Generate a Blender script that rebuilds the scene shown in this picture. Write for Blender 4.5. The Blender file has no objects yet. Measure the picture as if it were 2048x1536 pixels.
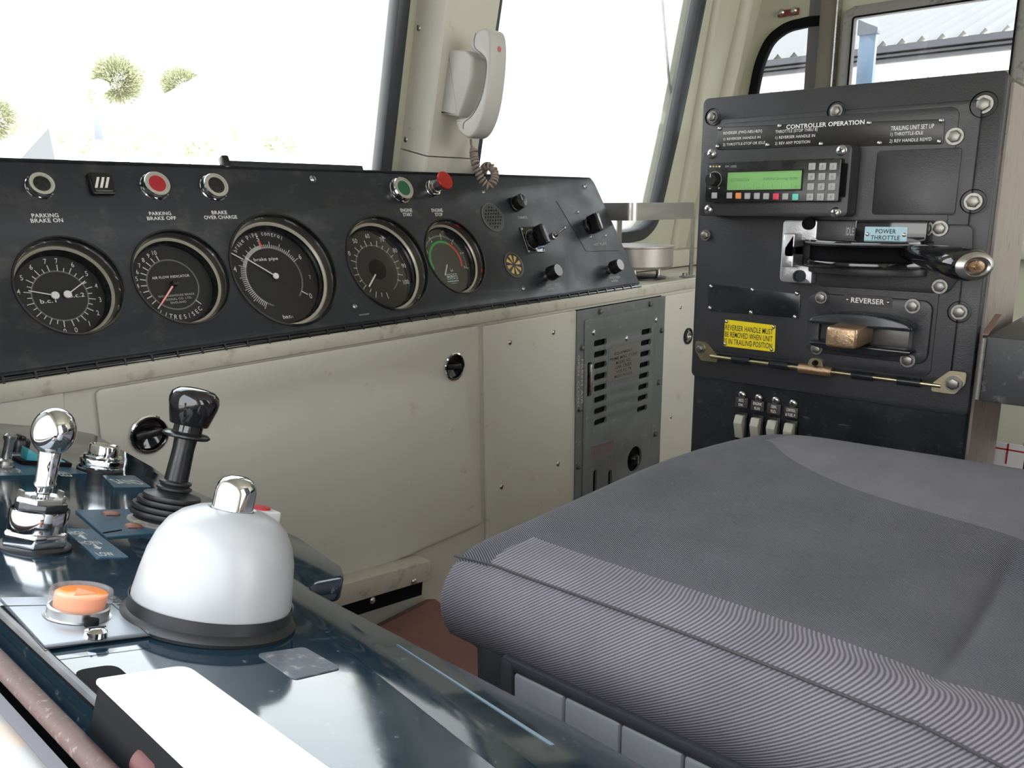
import bpy, bmesh, math, random
from mathutils import Vector as V, Matrix as M4
random.seed(7)
SC = bpy.context.scene
COL = SC.collection
PI = math.pi
def R(d): return math.radians(d)

# ------------------------------------------------------------------ camera frame (metres, camera at the world origin, floor at z = -0.817)
F, CX, CY = 1610.0, 1024.0, 768.0
a1 = V((2455-CX, -(398-CY), -F)).normalized()
a2 = V((-860-CX, -(415-CY), -F)).normalized()
az = a1.cross(a2).normalized()
if az.y < 0: az = -az
ay = az.cross(a1).normalized()
CAM = M4((a1, ay, az))            # rows = world axes seen from the camera, so it maps camera -> world
def ray(px, py): return CAM @ V(((px-CX)/F, -(py-CY)/F, -1.0))
class Frame:
    """a plane of the cab: origin o, axes u (right), v (up), n (out of the surface)"""
    def __init__(s, o, u, v):
        s.o = V(o); s.u = V(u).normalized(); s.v = V(v).normalized(); s.n = s.u.cross(s.v).normalized()
        s.m = M4.Translation(s.o) @ M4((s.u, s.v, s.n)).transposed().to_4x4()
    def at(s, px, py, off=0.0):
        r = ray(px, py); p = r*((s.n.dot(s.o)+off)/s.n.dot(r)) - s.o
        return V((p.dot(s.u), p.dot(s.v), off))
    def loc(s, w): p = V(w)-s.o; return V((p.dot(s.u), p.dot(s.v), p.dot(s.n)))
def onX(px, py, X): r = ray(px, py); return r*(X/r.x)
def onY(px, py, Y): r = ray(px, py); return r*(Y/r.y)
def onZ(px, py, Z): r = ray(px, py); return r*(Z/r.z)
FLOOR = -0.817

# ------------------------------------------------------------------ materials
def nodes(name):
    m = bpy.data.materials.new(name); m.use_nodes = True
    nt = m.node_tree; b = nt.nodes['Principled BSDF']
    return m, nt, b
def setp(b, **k):
    for key, val in k.items():
        key = {'rough':'Roughness','metal':'Metallic','col':'Base Color','spec':'Specular IOR Level','coat':'Coat Weight','coatr':'Coat Roughness','trans':'Transmission Weight','ior':'IOR','emit':'Emission Strength','ecol':'Emission Color','alpha':'Alpha','sheen':'Sheen Weight','sub':'Subsurface Weight'}[key]
        if isinstance(val, tuple) and len(val) == 3: val = (*val, 1)
        b.inputs[key].default_value = val
def mat(name, col, rough=.5, metal=0, var=0.0, vscale=8, dirt=None, dirt_amt=.0, dscale=30, bump=0.0, bscale=200, scratch=0, rvar=0.0, stretch=(1,1,1), **k):
    m, nt, b = nodes(name); setp(b, col=col, rough=rough, metal=metal, **k)
    L = nt.links.new; N = nt.nodes.new
    tc = N('ShaderNodeTexCoord'); mp = N('ShaderNodeMapping'); mp.inputs['Scale'].default_value = stretch
    L(tc.outputs['Object'], mp.inputs['Vector'])
    cur = None
    if var:
        n = N('ShaderNodeTexNoise'); n.inputs['Scale'].default_value = vscale; n.inputs['Detail'].default_value = 6; L(mp.outputs[0], n.inputs['Vector'])
        mx = N('ShaderNodeMix'); mx.data_type = 'RGBA'
        mx.inputs['A'].default_value = (*[c*(1-var) for c in col], 1); mx.inputs['B'].default_value = (*[min(1, c*(1+var)) for c in col], 1)
        L(n.outputs['Fac'], mx.inputs['Factor']); cur = mx.outputs['Result']
    if rvar:
        n = N('ShaderNodeTexNoise'); n.inputs['Scale'].default_value = vscale*1.7; n.inputs['Detail'].default_value = 8; L(mp.outputs[0], n.inputs['Vector'])
        mr = N('ShaderNodeMapRange'); mr.inputs['To Min'].default_value = max(.02, rough-rvar); mr.inputs['To Max'].default_value = rough+rvar
        mr.inputs['From Min'].default_value = .3; mr.inputs['From Max'].default_value = .7
        L(n.outputs['Fac'], mr.inputs['Value']); L(mr.outputs[0], b.inputs['Roughness'])
    if dirt_amt:
        n = N('ShaderNodeTexNoise'); n.inputs['Scale'].default_value = dscale; n.inputs['Detail'].default_value = 9; n.inputs['Roughness'].default_value = .65; L(mp.outputs[0], n.inputs['Vector'])
        cr = N('ShaderNodeMapRange'); cr.inputs['From Min'].default_value = 1-dirt_amt-.5+.18; cr.inputs['From Max'].default_value = 1-dirt_amt-.5+.30
        L(n.outputs['Fac'], cr.inputs['Value'])
        mx = N('ShaderNodeMix'); mx.data_type = 'RGBA'; mx.inputs['B'].default_value = (*dirt, 1)
        if cur: L(cur, mx.inputs['A'])
        else: mx.inputs['A'].default_value = (*col, 1)
        L(cr.outputs[0], mx.inputs['Factor']); cur = mx.outputs['Result']
    if scratch:
        n = N('ShaderNodeTexNoise'); n.inputs['Scale'].default_value = 14; n.inputs['Detail'].default_value = 3; n.inputs['Distortion'].default_value = 2.5
        mp2 = N('ShaderNodeMapping'); mp2.inputs['Scale'].default_value = (1, 9, 5); mp2.inputs['Rotation'].default_value = (.3, .2, .7); L(tc.outputs['Object'], mp2.inputs[0]); L(mp2.outputs[0], n.inputs['Vector'])
        cr = N('ShaderNodeMapRange'); cr.inputs['From Min'].default_value = .70; cr.inputs['From Max'].default_value = .76; cr.inputs['To Max'].default_value = scratch
        L(n.outputs['Fac'], cr.inputs['Value'])
        mx = N('ShaderNodeMix'); mx.data_type = 'RGBA'; mx.inputs['B'].default_value = (*[min(1, c*3+.06) for c in col], 1)
        if cur: L(cur, mx.inputs['A'])
        else: mx.inputs['A'].default_value = (*col, 1)
        L(cr.outputs[0], mx.inputs['Factor']); cur = mx.outputs['Result']
    if cur: L(cur, b.inputs['Base Color'])
    if bump:
        n = N('ShaderNodeTexNoise'); n.inputs['Scale'].default_value = bscale; n.inputs['Detail'].default_value = 4; L(mp.outputs[0], n.inputs['Vector'])
        bp = N('ShaderNodeBump'); bp.inputs['Strength'].default_value = bump; bp.inputs['Distance'].default_value = .001
        L(n.outputs['Fac'], bp.inputs['Height']); L(bp.outputs[0], b.inputs['Normal'])
    return m
def cloth(name, ca, cb, vec, period, rough=.9):
    m, nt, b = nodes(name); setp(b, rough=rough, spec=.15, sheen=.08)
    L = nt.links.new; N = nt.nodes.new
    tc = N('ShaderNodeTexCoord'); dt = N('ShaderNodeVectorMath'); dt.operation = 'DOT_PRODUCT'; dt.inputs[1].default_value = [c*2*PI/period for c in vec]
    L(tc.outputs['Object'], dt.inputs[0])
    nz = N('ShaderNodeTexNoise'); nz.inputs['Scale'].default_value = 9; L(tc.outputs['Object'], nz.inputs['Vector'])
    ad = N('ShaderNodeMath'); ad.operation = 'MULTIPLY_ADD'; ad.inputs[1].default_value = 9.0; L(nz.outputs['Fac'], ad.inputs[0]); L(dt.outputs['Value'], ad.inputs[2])
    sn = N('ShaderNodeMath'); sn.operation = 'SINE'; L(ad.outputs[0], sn.inputs[0])
    mr = N('ShaderNodeMapRange'); mr.inputs['From Min'].default_value = -.8; mr.inputs['From Max'].default_value = .8; L(sn.outputs[0], mr.inputs['Value'])
    n2 = N('ShaderNodeTexNoise'); n2.inputs['Scale'].default_value = 1200; n2.inputs['Detail'].default_value = 2; L(tc.outputs['Object'], n2.inputs['Vector'])
    m2 = N('ShaderNodeMath'); m2.operation = 'MULTIPLY_ADD'; m2.inputs[1].default_value = .6; m2.inputs[2].default_value = -.3; L(n2.outputs['Fac'], m2.inputs[0])
    m3 = N('ShaderNodeMath'); m3.operation = 'ADD'; m3.use_clamp = True; L(mr.outputs[0], m3.inputs[0]); L(m2.outputs[0], m3.inputs[1])
    mx = N('ShaderNodeMix'); mx.data_type = 'RGBA'; mx.inputs['A'].default_value = (*ca, 1); mx.inputs['B'].default_value = (*cb, 1)
    L(m3.outputs[0], mx.inputs['Factor'])
    n4 = N('ShaderNodeTexNoise'); n4.inputs['Scale'].default_value = 14; n4.inputs['Detail'].default_value = 5; L(tc.outputs['Object'], n4.inputs['Vector'])
    mr4 = N('ShaderNodeMapRange'); mr4.inputs['From Min'].default_value = .3; mr4.inputs['From Max'].default_value = .7; mr4.inputs['To Min'].default_value = .86; mr4.inputs['To Max'].default_value = 1.1; L(n4.outputs['Fac'], mr4.inputs['Value'])
    ml = N('ShaderNodeVectorMath'); ml.operation = 'SCALE'; L(mx.outputs['Result'], ml.inputs[0]); L(mr4.outputs[0], ml.inputs['Scale'])
    L(ml.outputs[0], b.inputs['Base Color'])
    bp = N('ShaderNodeBump'); bp.inputs['Strength'].default_value = .5; bp.inputs['Distance'].default_value = .0005
    L(m3.outputs[0], bp.inputs['Height']); L(bp.outputs[0], b.inputs['Normal'])
    return m
def glassmat(name, tint=(1, 1, 1), refl=1.0, rough=.0):
    m = bpy.data.materials.new(name); m.use_nodes = True; nt = m.node_tree; nt.nodes.clear()
    N = nt.nodes.new; L = nt.links.new
    o = N('ShaderNodeOutputMaterial'); mx = N('ShaderNodeMixShader'); t = N('ShaderNodeBsdfTransparent'); g = N('ShaderNodeBsdfGlossy'); f = N('ShaderNodeFresnel')
    f.inputs['IOR'].default_value = 1.45; t.inputs['Color'].default_value = (*tint, 1); g.inputs['Roughness'].default_value = rough
    mu = N('ShaderNodeMath'); mu.operation = 'MULTIPLY'; mu.inputs[1].default_value = refl; L(f.outputs[0], mu.inputs[0])
    L(mu.outputs[0], mx.inputs['Fac']); L(t.outputs[0], mx.inputs[1]); L(g.outputs[0], mx.inputs[2]); L(mx.outputs[0], o.inputs['Surface'])
    return m
CON = mat('console_black', (.014, .017, .024), .42, var=.25, vscale=7, dirt=(.036, .037, .04), dirt_amt=.15, dscale=26, scratch=.35, rvar=.1, bump=.12, bscale=900)
STD = mat('stand_black', (.030, .030, .034), .38, var=.2, vscale=9, rvar=.08, bump=.25, bscale=700, scratch=.12)
STG = mat('stand_gloss', (.016, .018, .022), .25, var=.3, vscale=12, rvar=.12, scratch=.5, dirt=(.06, .06, .06), dirt_amt=.08, dscale=60)
DSK = mat('desk_gloss', (.006, .018, .029), .09, var=.35, vscale=9, rvar=.05, scratch=.35, dirt=(.12, .15, .17), dirt_amt=.07, dscale=150, spec=1.0, ior=1.62, bump=.06, bscale=40)
CRM = mat('cream_paint', (.58, .56, .49), .42, var=.05, vscale=5, dirt=(.44, .40, .30), dirt_amt=.055, dscale=22, bump=.1, bscale=60)
CRD = mat('cream_ledge', (.53, .50, .42), .45, var=.09, vscale=9, dirt=(.38, .35, .28), dirt_amt=.13, dscale=34, bump=.2, bscale=60)
GRN = mat('greenish_cream', (.50, .50, .39), .45, var=.06, vscale=6)
DRK = mat('pillar_brown', (.16, .145, .12), .5, var=.15)
HTR = mat('heater_grey', (.135, .145, .145), .5, var=.18, vscale=14, dirt=(.22, .2, .18), dirt_amt=.1, dscale=50, rvar=.08)
CHR = mat('chrome', (.82, .83, .85), .07, 1, rvar=.03, vscale=30)
STL = mat('steel', (.52, .51, .49), .32, 1, var=.15, vscale=60, rvar=.1)
BOLT = mat('bolt_zinc', (.26, .25, .23), .40, 1, var=.3, vscale=220)
BRU = mat('brushed', (.46, .44, .43), .36, 1, var=.10, vscale=8, rvar=.05, stretch=(1, 1, 6))
ALU = mat('cast_alloy', (.52, .52, .54), .42, .85, var=.15, vscale=80, bump=.3, bscale=500)
BRS = mat('worn_brass', (.50, .35, .22), .38, .9, var=.3, vscale=120, bump=.5, bscale=260, rvar=.1)
GLD = mat('brass_rod', (.62, .55, .36), .3, 1, var=.2, vscale=60)
BLK = mat('black_plastic', (.011, .011, .012), .28, rvar=.08, vscale=30)
BLM = mat('black_matt', (.005, .005, .006), .85, spec=.15)
GLO = mat('black_gloss', (.008, .008, .009), .1, coat=.5)
RUB = mat('rubber', (.014, .014, .015), .45, var=.2, vscale=40)
SEAL = mat('window_seal', (.035, .04, .048), .35, var=.3, vscale=30)
WHT = mat('white_print', (.78, .78, .76), .6)
GPR = mat('grey_print', (.42, .42, .40), .6)
BPR = mat('black_print', (.01, .01, .01), .6)
RED = mat('red_plastic', (.42, .02, .03), .3)
MRED = mat('red_anodised', (.50, .035, .03), .22, .35)
GRP = mat('green_plastic', (.015, .12, .06), .35)
GAR = mat('green_band', (.02, .42, .08), .5)
RAR = mat('red_band', (.75, .04, .03), .5)
YEL = mat('yellow_plate', (.80, .62, .01), .45, dirt=(.4, .3, .05), dirt_amt=.05)
LBL = mat('pale_blue_plate', (.36, .55, .62), .35, var=.08)
ORW = mat('yellow_wedge', (.62, .42, .12), .5)
LCD = mat('lcd_green', (.22, .46, .16), .2, var=.25, vscale=18, spec=.6)
AMB = mat('amber_lens', (.80, .20, .01), .25, var=.1, vscale=90, sub=.2)
CLR = mat('clear_plastic', (.55, .50, .50), .15, alpha=.16)
GLS = glassmat('gauge_glass', (.95, .95, .95), .12, .03)
WGL = glassmat('window_glass', (.97, .98, .97), .8)
CREAMR = mat('cream_ring', (.55, .52, .44), .35, .2)
BRNR = mat('brown_ring', (.11, .095, .085), .3, .5)
FACE = mat('dial_black', (.010, .010, .011), .5)
DOME = mat('dome_white', (.33, .33, .335), .30, var=.03, vscale=14, dirt=(.55, .5, .42), dirt_amt=.05, dscale=25)
HAND = mat('handset_grey', (.53, .52, .49), .36, var=.05)
CORD = mat('cord_grey', (.30, .25, .22), .42, var=.15, vscale=60)
WBAR = mat('white_paint', (.82, .82, .78), .4, var=.03, dirt=(.6, .55, .4), dirt_amt=.05)
PLATE = mat('satin_plate', (.27, .29, .32), .36, .5, var=.08, vscale=40)
DPL = mat('desk_label', (.035, .080, .12), .28, var=.1)
RUST = mat('rusty_tube', (.07, .036, .032), .6, var=.3, vscale=60, dirt=(.19, .15, .12), dirt_amt=.12, dscale=260, bump=.6, bscale=150)
SILL = mat('sill_metal', (.36, .35, .34), .4, .2, var=.12, vscale=25, dirt=(.45, .35, .28), dirt_amt=.1)
FLRM = mat('red_lino', (.20, .085, .07), .6, var=.2, vscale=20, dirt=(.12, .07, .06), dirt_amt=.1)
FD = cloth('cloth_dark', (.022, .022, .029), (.175, .168, .188), (.84, -.55, .1), .0019)
FL = cloth('cloth_light', (.095, .084, .105), (.265, .242, .262), (0, .55, .83), .0019)
FR = cloth('cloth_light_right', (.090, .084, .100), (.215, .203, .222), (.84, -.55, .1), .0019)
PLG = mat('shell_plastic', (.045, .046, .052), .55, bump=.4, bscale=900)
BTN = mat('button_grey', (.30, .30, .32), .35, var=.06, vscale=30)
KEY = mat('key_grey', (.36, .37, .37), .4)
KORG = mat('key_orange', (.75, .25, .06), .4)
KRED = mat('key_red', (.70, .04, .10), .4)
KTEA = mat('key_teal', (.15, .62, .52), .4)
BEIG = mat('switch_beige', (.42, .40, .33), .4)
BRNP = mat('brown_plate', (.045, .035, .032), .4)
LEAF = mat('leaf', (.34, .37, .24), .8, var=.4, vscale=2)
LEAF2 = mat('leaf_dry', (.50, .48, .33), .8, var=.3, vscale=2)
BARK = mat('bark', (.50, .45, .38), .9)
SHED = mat('shed_white', (.86, .86, .86), .6)
SHG = mat('shed_grey', (.15, .145, .16), .6)
SHD = mat('gutter_dark', (.045, .045, .055), .7)
SHL = mat('shed_light', (.40, .40, .42), .6)
SHB = mat('shed_brown', (.30, .19, .15), .8)
SHM = mat('brick_pale', (.52, .36, .27), .8)
BRK = mat('brick_brown', (.33, .20, .13), .9)
BLS = mat('blue_panel', (.17, .18, .26), .3, var=.1, dirt=(.1, .1, .1), dirt_amt=.05)
GRD = mat('ballast', (.50, .48, .44), .9, var=.2, vscale=1)

# ------------------------------------------------------------------ mesh builder
class MB:
    def __init__(s): s.bm = bmesh.new(); s.mats = []
    def mi(s, m):
        if m not in s.mats: s.mats.append(m)
        return s.mats.index(m)
    def merge(s, b, m, T=None):
        if T is not None: bmesh.ops.transform(b, matrix=T, verts=b.verts)
        k = s.mi(m)
        for f in b.faces: f.material_index = k
        me = bpy.data.meshes.new('t'); b.to_mesh(me); b.free(); s.bm.from_mesh(me); bpy.data.meshes.remove(me)
        return s
    def box(s, c, d, m, bev=0, T=None, seg=2):
        b = bmesh.new(); bmesh.ops.create_cube(b, size=1)
        bmesh.ops.transform(b, matrix=M4.Translation(V(c)) @ M4.Diagonal((*d, 1)), verts=b.verts)
        if bev: bmesh.ops.bevel(b, geom=list(b.edges), offset=min(bev, min(d)*.45), segments=seg, affect='EDGES', profile=.5)
        return s.merge(b, m, T)
    def prism(s, pts, z0, z1, m, bev=0, T=None, seg=2):
        b = bmesh.new(); n = len(pts)
        lo = [b.verts.new((p[0], p[1], z0)) for p in pts]; hi = [b.verts.new((p[0], p[1], z1)) for p in pts]
        b.faces.new(hi); b.faces.new(lo[::-1])
        for i in range(n): b.faces.new((lo[i], lo[(i+1) % n], hi[(i+1) % n], hi[i]))
        bmesh.ops.recalc_face_normals(b, faces=b.faces)
        if bev:
            es = [e for e in b.edges if len(e.link_faces) == 2 and e.calc_face_angle(0) > .5]
            bmesh.ops.bevel(b, geom=es, offset=bev, segments=seg, affect='EDGES', profile=.5)
        return s.merge(b, m, T)
    def lathe(s, prof, m, T=None, seg=40):
        b = bmesh.new(); rings = []
        for r, z in prof:
            if r <= 1e-6: rings.append([b.verts.new((0, 0, z))])
            else: rings.append([b.verts.new((r*math.cos(2*PI*i/seg), r*math.sin(2*PI*i/seg), z)) for i in range(seg)])
        for A, B in zip(rings, rings[1:]):
            for i in range(seg):
                j = (i+1) % seg
                if len(A) == 1 and len(B) == 1: continue
                if len(A) == 1: b.faces.new((A[0], B[i], B[j]))
                elif len(B) == 1: b.faces.new((A[i], B[0], A[j]))
                else: b.faces.new((A[i], B[i], B[j], A[j]))
        bmesh.ops.recalc_face_normals(b, faces=b.faces)
        return s.merge(b, m, T)
    def tube(s, pts, r, m, seg=10, T=None, cap=True, closed=False):
        b = bmesh.new(); pts = [V(p) for p in pts]; n = len(pts); rings = []
        up = V((.13, .29, .95)); prev = None
        for i, p in enumerate(pts):
            if closed: t = (pts[(i+1) % n]-pts[i-1]).normalized()
            else: t = (pts[min(i+1, n-1)]-pts[max(i-1, 0)]).normalized()
            if prev is None: x = t.cross(up).normalized()
            else: x = (prev - t*prev.dot(t)).normalized()
            prev = x; y = t.cross(x); rr = r(i/(n-1)) if callable(r) else r
            rings.append([b.verts.new(p + x*rr*math.cos(2*PI*k/seg) + y*rr*math.sin(2*PI*k/seg)) for k in range(seg)])
        pr = list(zip(rings, rings[1:]));
        if closed: pr.append((rings[-1], rings[0]))
        for A, B in pr:
            for k in range(seg): b.faces.new((A[k], A[(k+1) % seg], B[(k+1) % seg], B[k]))
        if cap and not closed: b.faces.new(rings[0]); b.faces.new(rings[-1][::-1])
        bmesh.ops.recalc_face_normals(b, faces=b.faces)
        return s.merge(b, m, T)
    def plate(s, outer, holes, z0, z1, m, T=None, bev=0):
        """flat plate with openings: outline and holes are point lists"""
        cu = bpy.data.curves.new('c', 'CURVE'); cu.dimensions = '2D'; cu.fill_mode = 'BOTH'; cu.extrude = abs(z1-z0)/2-bev; cu.bevel_depth = bev; cu.bevel_resolution = 1
        if bev: cu.offset = -bev
        for pts in [outer]+list(holes):
            sp = cu.splines.new('POLY'); sp.points.add(len(pts)-1); sp.use_cyclic_u = True
            for i, p in enumerate(pts): sp.points[i].co = (p[0], p[1], 0, 1)
        ob = bpy.data.objects.new('c', cu); me = bpy.data.meshes.new_from_object(ob)
        b = bmesh.new(); b.from_mesh(me); bpy.data.objects.remove(ob); bpy.data.curves.remove(cu); bpy.data.meshes.remove(me)
        bmesh.ops.remove_doubles(b, verts=b.verts, dist=1e-6)
        bmesh.ops.transform(b, matrix=M4.Translation((0, 0, (z0+z1)/2)), verts=b.verts)
        return s.merge(b, m, T)
    def text(s, body, p, w, h, m, ang=0, align='C', bold=.012, T=None, th=.00015, z=0):
        """lettering fitted in a w x h box centred at p (w None keeps the letters' own width)"""
        cu = bpy.data.curves.new('f', 'FONT'); cu.body = body; cu.size = 1; cu.extrude = 0; cu.offset = bold; cu.space_character = 1.05; cu.resolution_u = 3
        ob = bpy.data.objects.new('f', cu); me = bpy.data.meshes.new_from_object(ob)
        b = bmesh.new(); b.from_mesh(me); bpy.data.objects.remove(ob); bpy.data.curves.remove(cu); bpy.data.meshes.remove(me)
        if not b.verts: b.free(); return s
        x0 = min(v.co.x for v in b.verts); x1 = max(v.co.x for v in b.verts); y0 = min(v.co.y for v in b.verts); y1 = max(v.co.y for v in b.verts)
        sy = h/max(y1-y0, .05) if h else w/(x1-x0); sx = w/(x1-x0) if w else sy*.85
        ax = {'C': (x0+x1)/2, 'L': x0, 'R': x1}[align]
        X = M4.Translation((p[0], p[1], z+th)) @ M4.Rotation(ang, 4, 'Z') @ M4.Diagonal((sx, sy, 1, 1)) @ M4.Translation((-ax, -(y0+y1)/2, 0))
        bmesh.ops.transform(b, matrix=X, verts=b.verts)
        for f in b.faces:
            if f.normal.z < 0: f.normal_flip()
        return s.merge(b, m, T)
    def done(s, name, parent=None, T=None, sharp=38, smooth=True, sub=0):
        me = bpy.data.meshes.new(name); s.bm.to_mesh(me); s.bm.free()
        for m in s.mats: me.materials.append(m)
        if smooth:
            me.polygons.foreach_set('use_smooth', [True]*len(me.polygons)); me.set_sharp_from_angle(angle=R(sharp))
        o = bpy.data.objects.new(name, me); COL.objects.link(o)
        if parent: o.parent = parent
        if T is not None: o.matrix_local = T
        if sub:
            md = o.modifiers.new('s', 'SUBSURF'); md.levels = sub; md.render_levels = sub
        return o
def tag(o, label, cat, group=None):
    o['label'] = label; o['category'] = cat
    if group: o['group'] = group
    return o
def lab(o, label): o['label'] = label; return o
def struct(o): o['kind'] = 'structure'; return o
def thing(name, label, cat, m=None, group=None):
    o = bpy.data.objects.new(name, None); COL.objects.link(o); o.empty_display_size = .05
    if m is not None: o.matrix_world = m
    return tag(o, label, cat, group)
def share(src, name, parent, T):
    o = bpy.data.objects.new(name, src.data if hasattr(src, 'data') else src); COL.objects.link(o); o.parent = parent; o.matrix_local = T; return o
def circ(c, r, n=48): return [(c[0]+r*math.cos(2*PI*i/n), c[1]+r*math.sin(2*PI*i/n)) for i in range(n)]
def rrect(x0, y0, x1, y1, r, n=5):
    out = []
    for cx, cy, a0 in ((x1-r, y1-r, 0), (x0+r, y1-r, 90), (x0+r, y0+r, 180), (x1-r, y0+r, 270)):
        for i in range(n+1): a = R(a0+90*i/n); out.append((cx+r*math.cos(a), cy+r*math.sin(a)))
    return out
def rpoly(pts, r, n=5):
    """round the corners of a polygon"""
    out = []; N = len(pts)
    for i in range(N):
        p = V((pts[i][0], pts[i][1])); a = V((pts[i-1][0], pts[i-1][1])); b = V((pts[(i+1) % N][0], pts[(i+1) % N][1]))
        rr = r[i] if isinstance(r, (list, tuple)) else r
        da = (a-p); db = (b-p); k = min(rr, da.length*.45, db.length*.45)
        if k < 1e-6: out.append((p.x, p.y)); continue
        s, e = p+da.normalized()*k, p+db.normalized()*k
        for j in range(n+1):
            t = j/n; q = s*(1-t)**2+p*2*t*(1-t)+e*t*t; out.append((q.x, q.y))
    return out
def hexa(r, a0=0): return [(r*math.cos(R(a0+60*i)), r*math.sin(R(a0+60*i))) for i in range(6)]
def TL(p, rz=0, rx=0, ry=0): return M4.Translation(V(p)) @ M4.Rotation(rz, 4, 'Z') @ M4.Rotation(ry, 4, 'Y') @ M4.Rotation(rx, 4, 'X')
def catmull(P, n=8, closed=False):
    P = [V(p) for p in P]; out = []; N = len(P)
    rng = range(N if closed else N-1)
    for i in rng:
        p0, p1, p2, p3 = (P[(i-1) % N], P[i], P[(i+1) % N], P[(i+2) % N]) if closed else (P[max(i-1, 0)], P[i], P[i+1], P[min(i+2, N-1)])
        for j in range(n):
            t = j/n; out.append(.5*((2*p1)+(p2-p0)*t+(2*p0-5*p1+4*p2-p3)*t*t+(3*p1-p0-3*p2+p3)*t**3))
    if not closed: out.append(P[-1])
    return out

# fasteners: each built once as mesh data, then shared
def slot_screw(r):
    b = MB(); b.lathe([(0, r*.42), (r*.6, r*.36), (r*.92, r*.15), (r, 0)], STL, seg=20); b.box((0, 0, r*.38), (r*1.7, r*.26, r*.12), BPR); return b
def cross_screw(r):
    b = MB(); b.lathe([(0, r*.45), (r*.45, r*.42), (r*.85, r*.25), (r, 0)], STL, seg=20)
    for a in (R(25), R(115)): b.box((0, 0, r*.42), (r*1.0, r*.22, r*.12), BPR, T=M4.Rotation(a, 4, 'Z'))
    return b
def hex_bolt(r):
    b = MB(); b.lathe([(0, r*.22), (r, r*.22), (r*1.02, r*.1), (r*1.02, 0)], BOLT, seg=28); b.prism(hexa(r*.74, 12), r*.2, r*.75, BOLT, bev=r*.08); return b
def rivet(r):
    b = MB(); b.lathe([(0, r*.7), (r*.5, r*.6), (r*.86, r*.35), (r, 0)], STL, seg=14); return b
_fc = {}
def fastener(kind, r, name, parent, T):
    key = (kind.__name__, round(r, 5))
    if key not in _fc:
        o = kind(r).done(name, parent, T); _fc[key] = o.data; return o
    return share(_fc[key], name, parent, T)

def words(b, fr, body, x0, y0, x1, y1, hpx, m, off=0, bold=.012, ang=None):
    """lettering between two points of a panel"""
    A = fr.at(x0, y0, off); B = fr.at(x1, y1, off); C = (A+B)/2
    xm, ym = (x0+x1)/2, (y0+y1)/2
    h = (fr.at(xm, ym-hpx/2, off)-fr.at(xm, ym+hpx/2, off)).length
    b.text(body, (C.x, C.y), (A-B).length, h, m, ang=(0 if ang is None else ang), bold=bold, z=off)
def quad(fr, pts, off=0, r=.001): return rpoly([tuple(fr.at(*p, off))[:2] for p in pts], r)

# ================================================================== THE CAB (setting)
YZ = M4(((0, 0, 1, 0), (1, 0, 0, 0), (0, 1, 0, 0), (0, 0, 0, 1)))     # prism drawn in (Y, Z), extruded along X
XZ = M4(((1, 0, 0, 0), (0, 0, -1, 0), (0, 1, 0, 0), (0, 0, 0, 1)))    # prism drawn in (X, Z), extruded along -Y
b = MB(); b.box((1.15, -.1, FLOOR-.02), (2.6, 3.0, .04), FLRM); struct(b.done('floor'))
b = MB(); b.box((1.15, -.15, 1.0), (2.6, 2.9, .04), CRM); struct(b.done('ceiling'))
b = MB(); BW = Frame((0, -1.40, 0), (-1, 0, 0), (0, 0, 1)); bwh = rrect(-2.25, -.30, -.30, .85, .05)  # unseen rear opening, added and enlarged to light the bulkhead and seat
b.plate([(-2.45, FLOOR), (.1, FLOOR), (.1, 1.0), (-2.45, 1.0)], [bwh], -.04, 0, CRM); o = b.done('wall_back'); o.matrix_world = BW.m; struct(o)
b = MB(); b.plate(rrect(-2.27, -.32, -.28, .87, .06), [bwh], -.01, .012, BLM, bev=.003); o = b.done('added_rear_opening'); o.matrix_world = BW.m; struct(o)
# front bulkhead below the console, with the shelf and the raised step beside the console
b = MB()
b.prism([(1.0, FLOOR), (1.0, -.212), (1.27, -.212), (1.27, -.14), (1.34, -.14), (1.34, FLOOR)], .05, 2.38, CRM, T=YZ)
b.prism([(.996, -.196), (1.0, -.19), (1.28, -.19), (1.28, -.212), (.996, -.212)], .05, 2.38, CRD, T=YZ)
b.box((2.0, 1.24, -.163), (.72, .09, .05), CRD, bev=.006)
b.box((1.0, .9955, -.2025), (1.78, .011, .022), CRD, bev=.003)
struct(b.done('wall_front'))
# raked windscreen wall
K = Frame((0, 1.2, .07), (1, 0, 0), (0, -.2336, 1))
uL = K.at(757, 330).x
vb = K.at(1255, 463).y
rw = [K.at(*p) for p in ((1255, 462), (1287, 456), (1304, 438), (1312, 400), (1338, 285), (1362, 170), (1395, 0), (1407, -60))]
top = .78
RWG = [(1.275, vb), *[(p.x, p.y) for p in rw]]
dx = (rw[-1]-rw[-3]); kx = dx.x/dx.y
RWG += [(rw[-1].x+kx*(top-rw[-1].y), top), (1.262, top)]
RWG = rpoly(RWG, [.03, .02, .02, .02, 0, 0, 0, 0, 0, .05, .03])
LWG = rrect(.115, vb, uL, top, .03)
def grow(pts, d):
    n = len(pts); out = []; ar = sum(pts[i-1][0]*pts[i][1]-pts[i][0]*pts[i-1][1] for i in range(n)); sg = 1 if ar > 0 else -1
    for i in range(n):
        a, p, c = V(pts[i-1]), V(pts[i]), V(pts[(i+1) % n]); t1 = (p-a); t2 = (c-p)
        if t1.length < 1e-6: t1 = t2
        if t2.length < 1e-6: t2 = t1
        n1 = V((t1.y, -t1.x)).normalized()*sg; n2 = V((t2.y, -t2.x)).normalized()*sg; nn = (n1+n2)
        nn = nn.normalized() if nn.length > 1e-6 else n1
        out.append(tuple(p+nn*d/max(.5, nn.dot(n1))))
    return out
b = MB(); b.plate([(.03, -.36), (2.42, -.36), (2.42, 1.0), (.03, 1.0)], [grow(LWG, .024), grow(RWG, .03)], -.06, 0, GRN); o = b.done('wall_front_upper'); o.matrix_world = K.m; struct(o)
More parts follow.
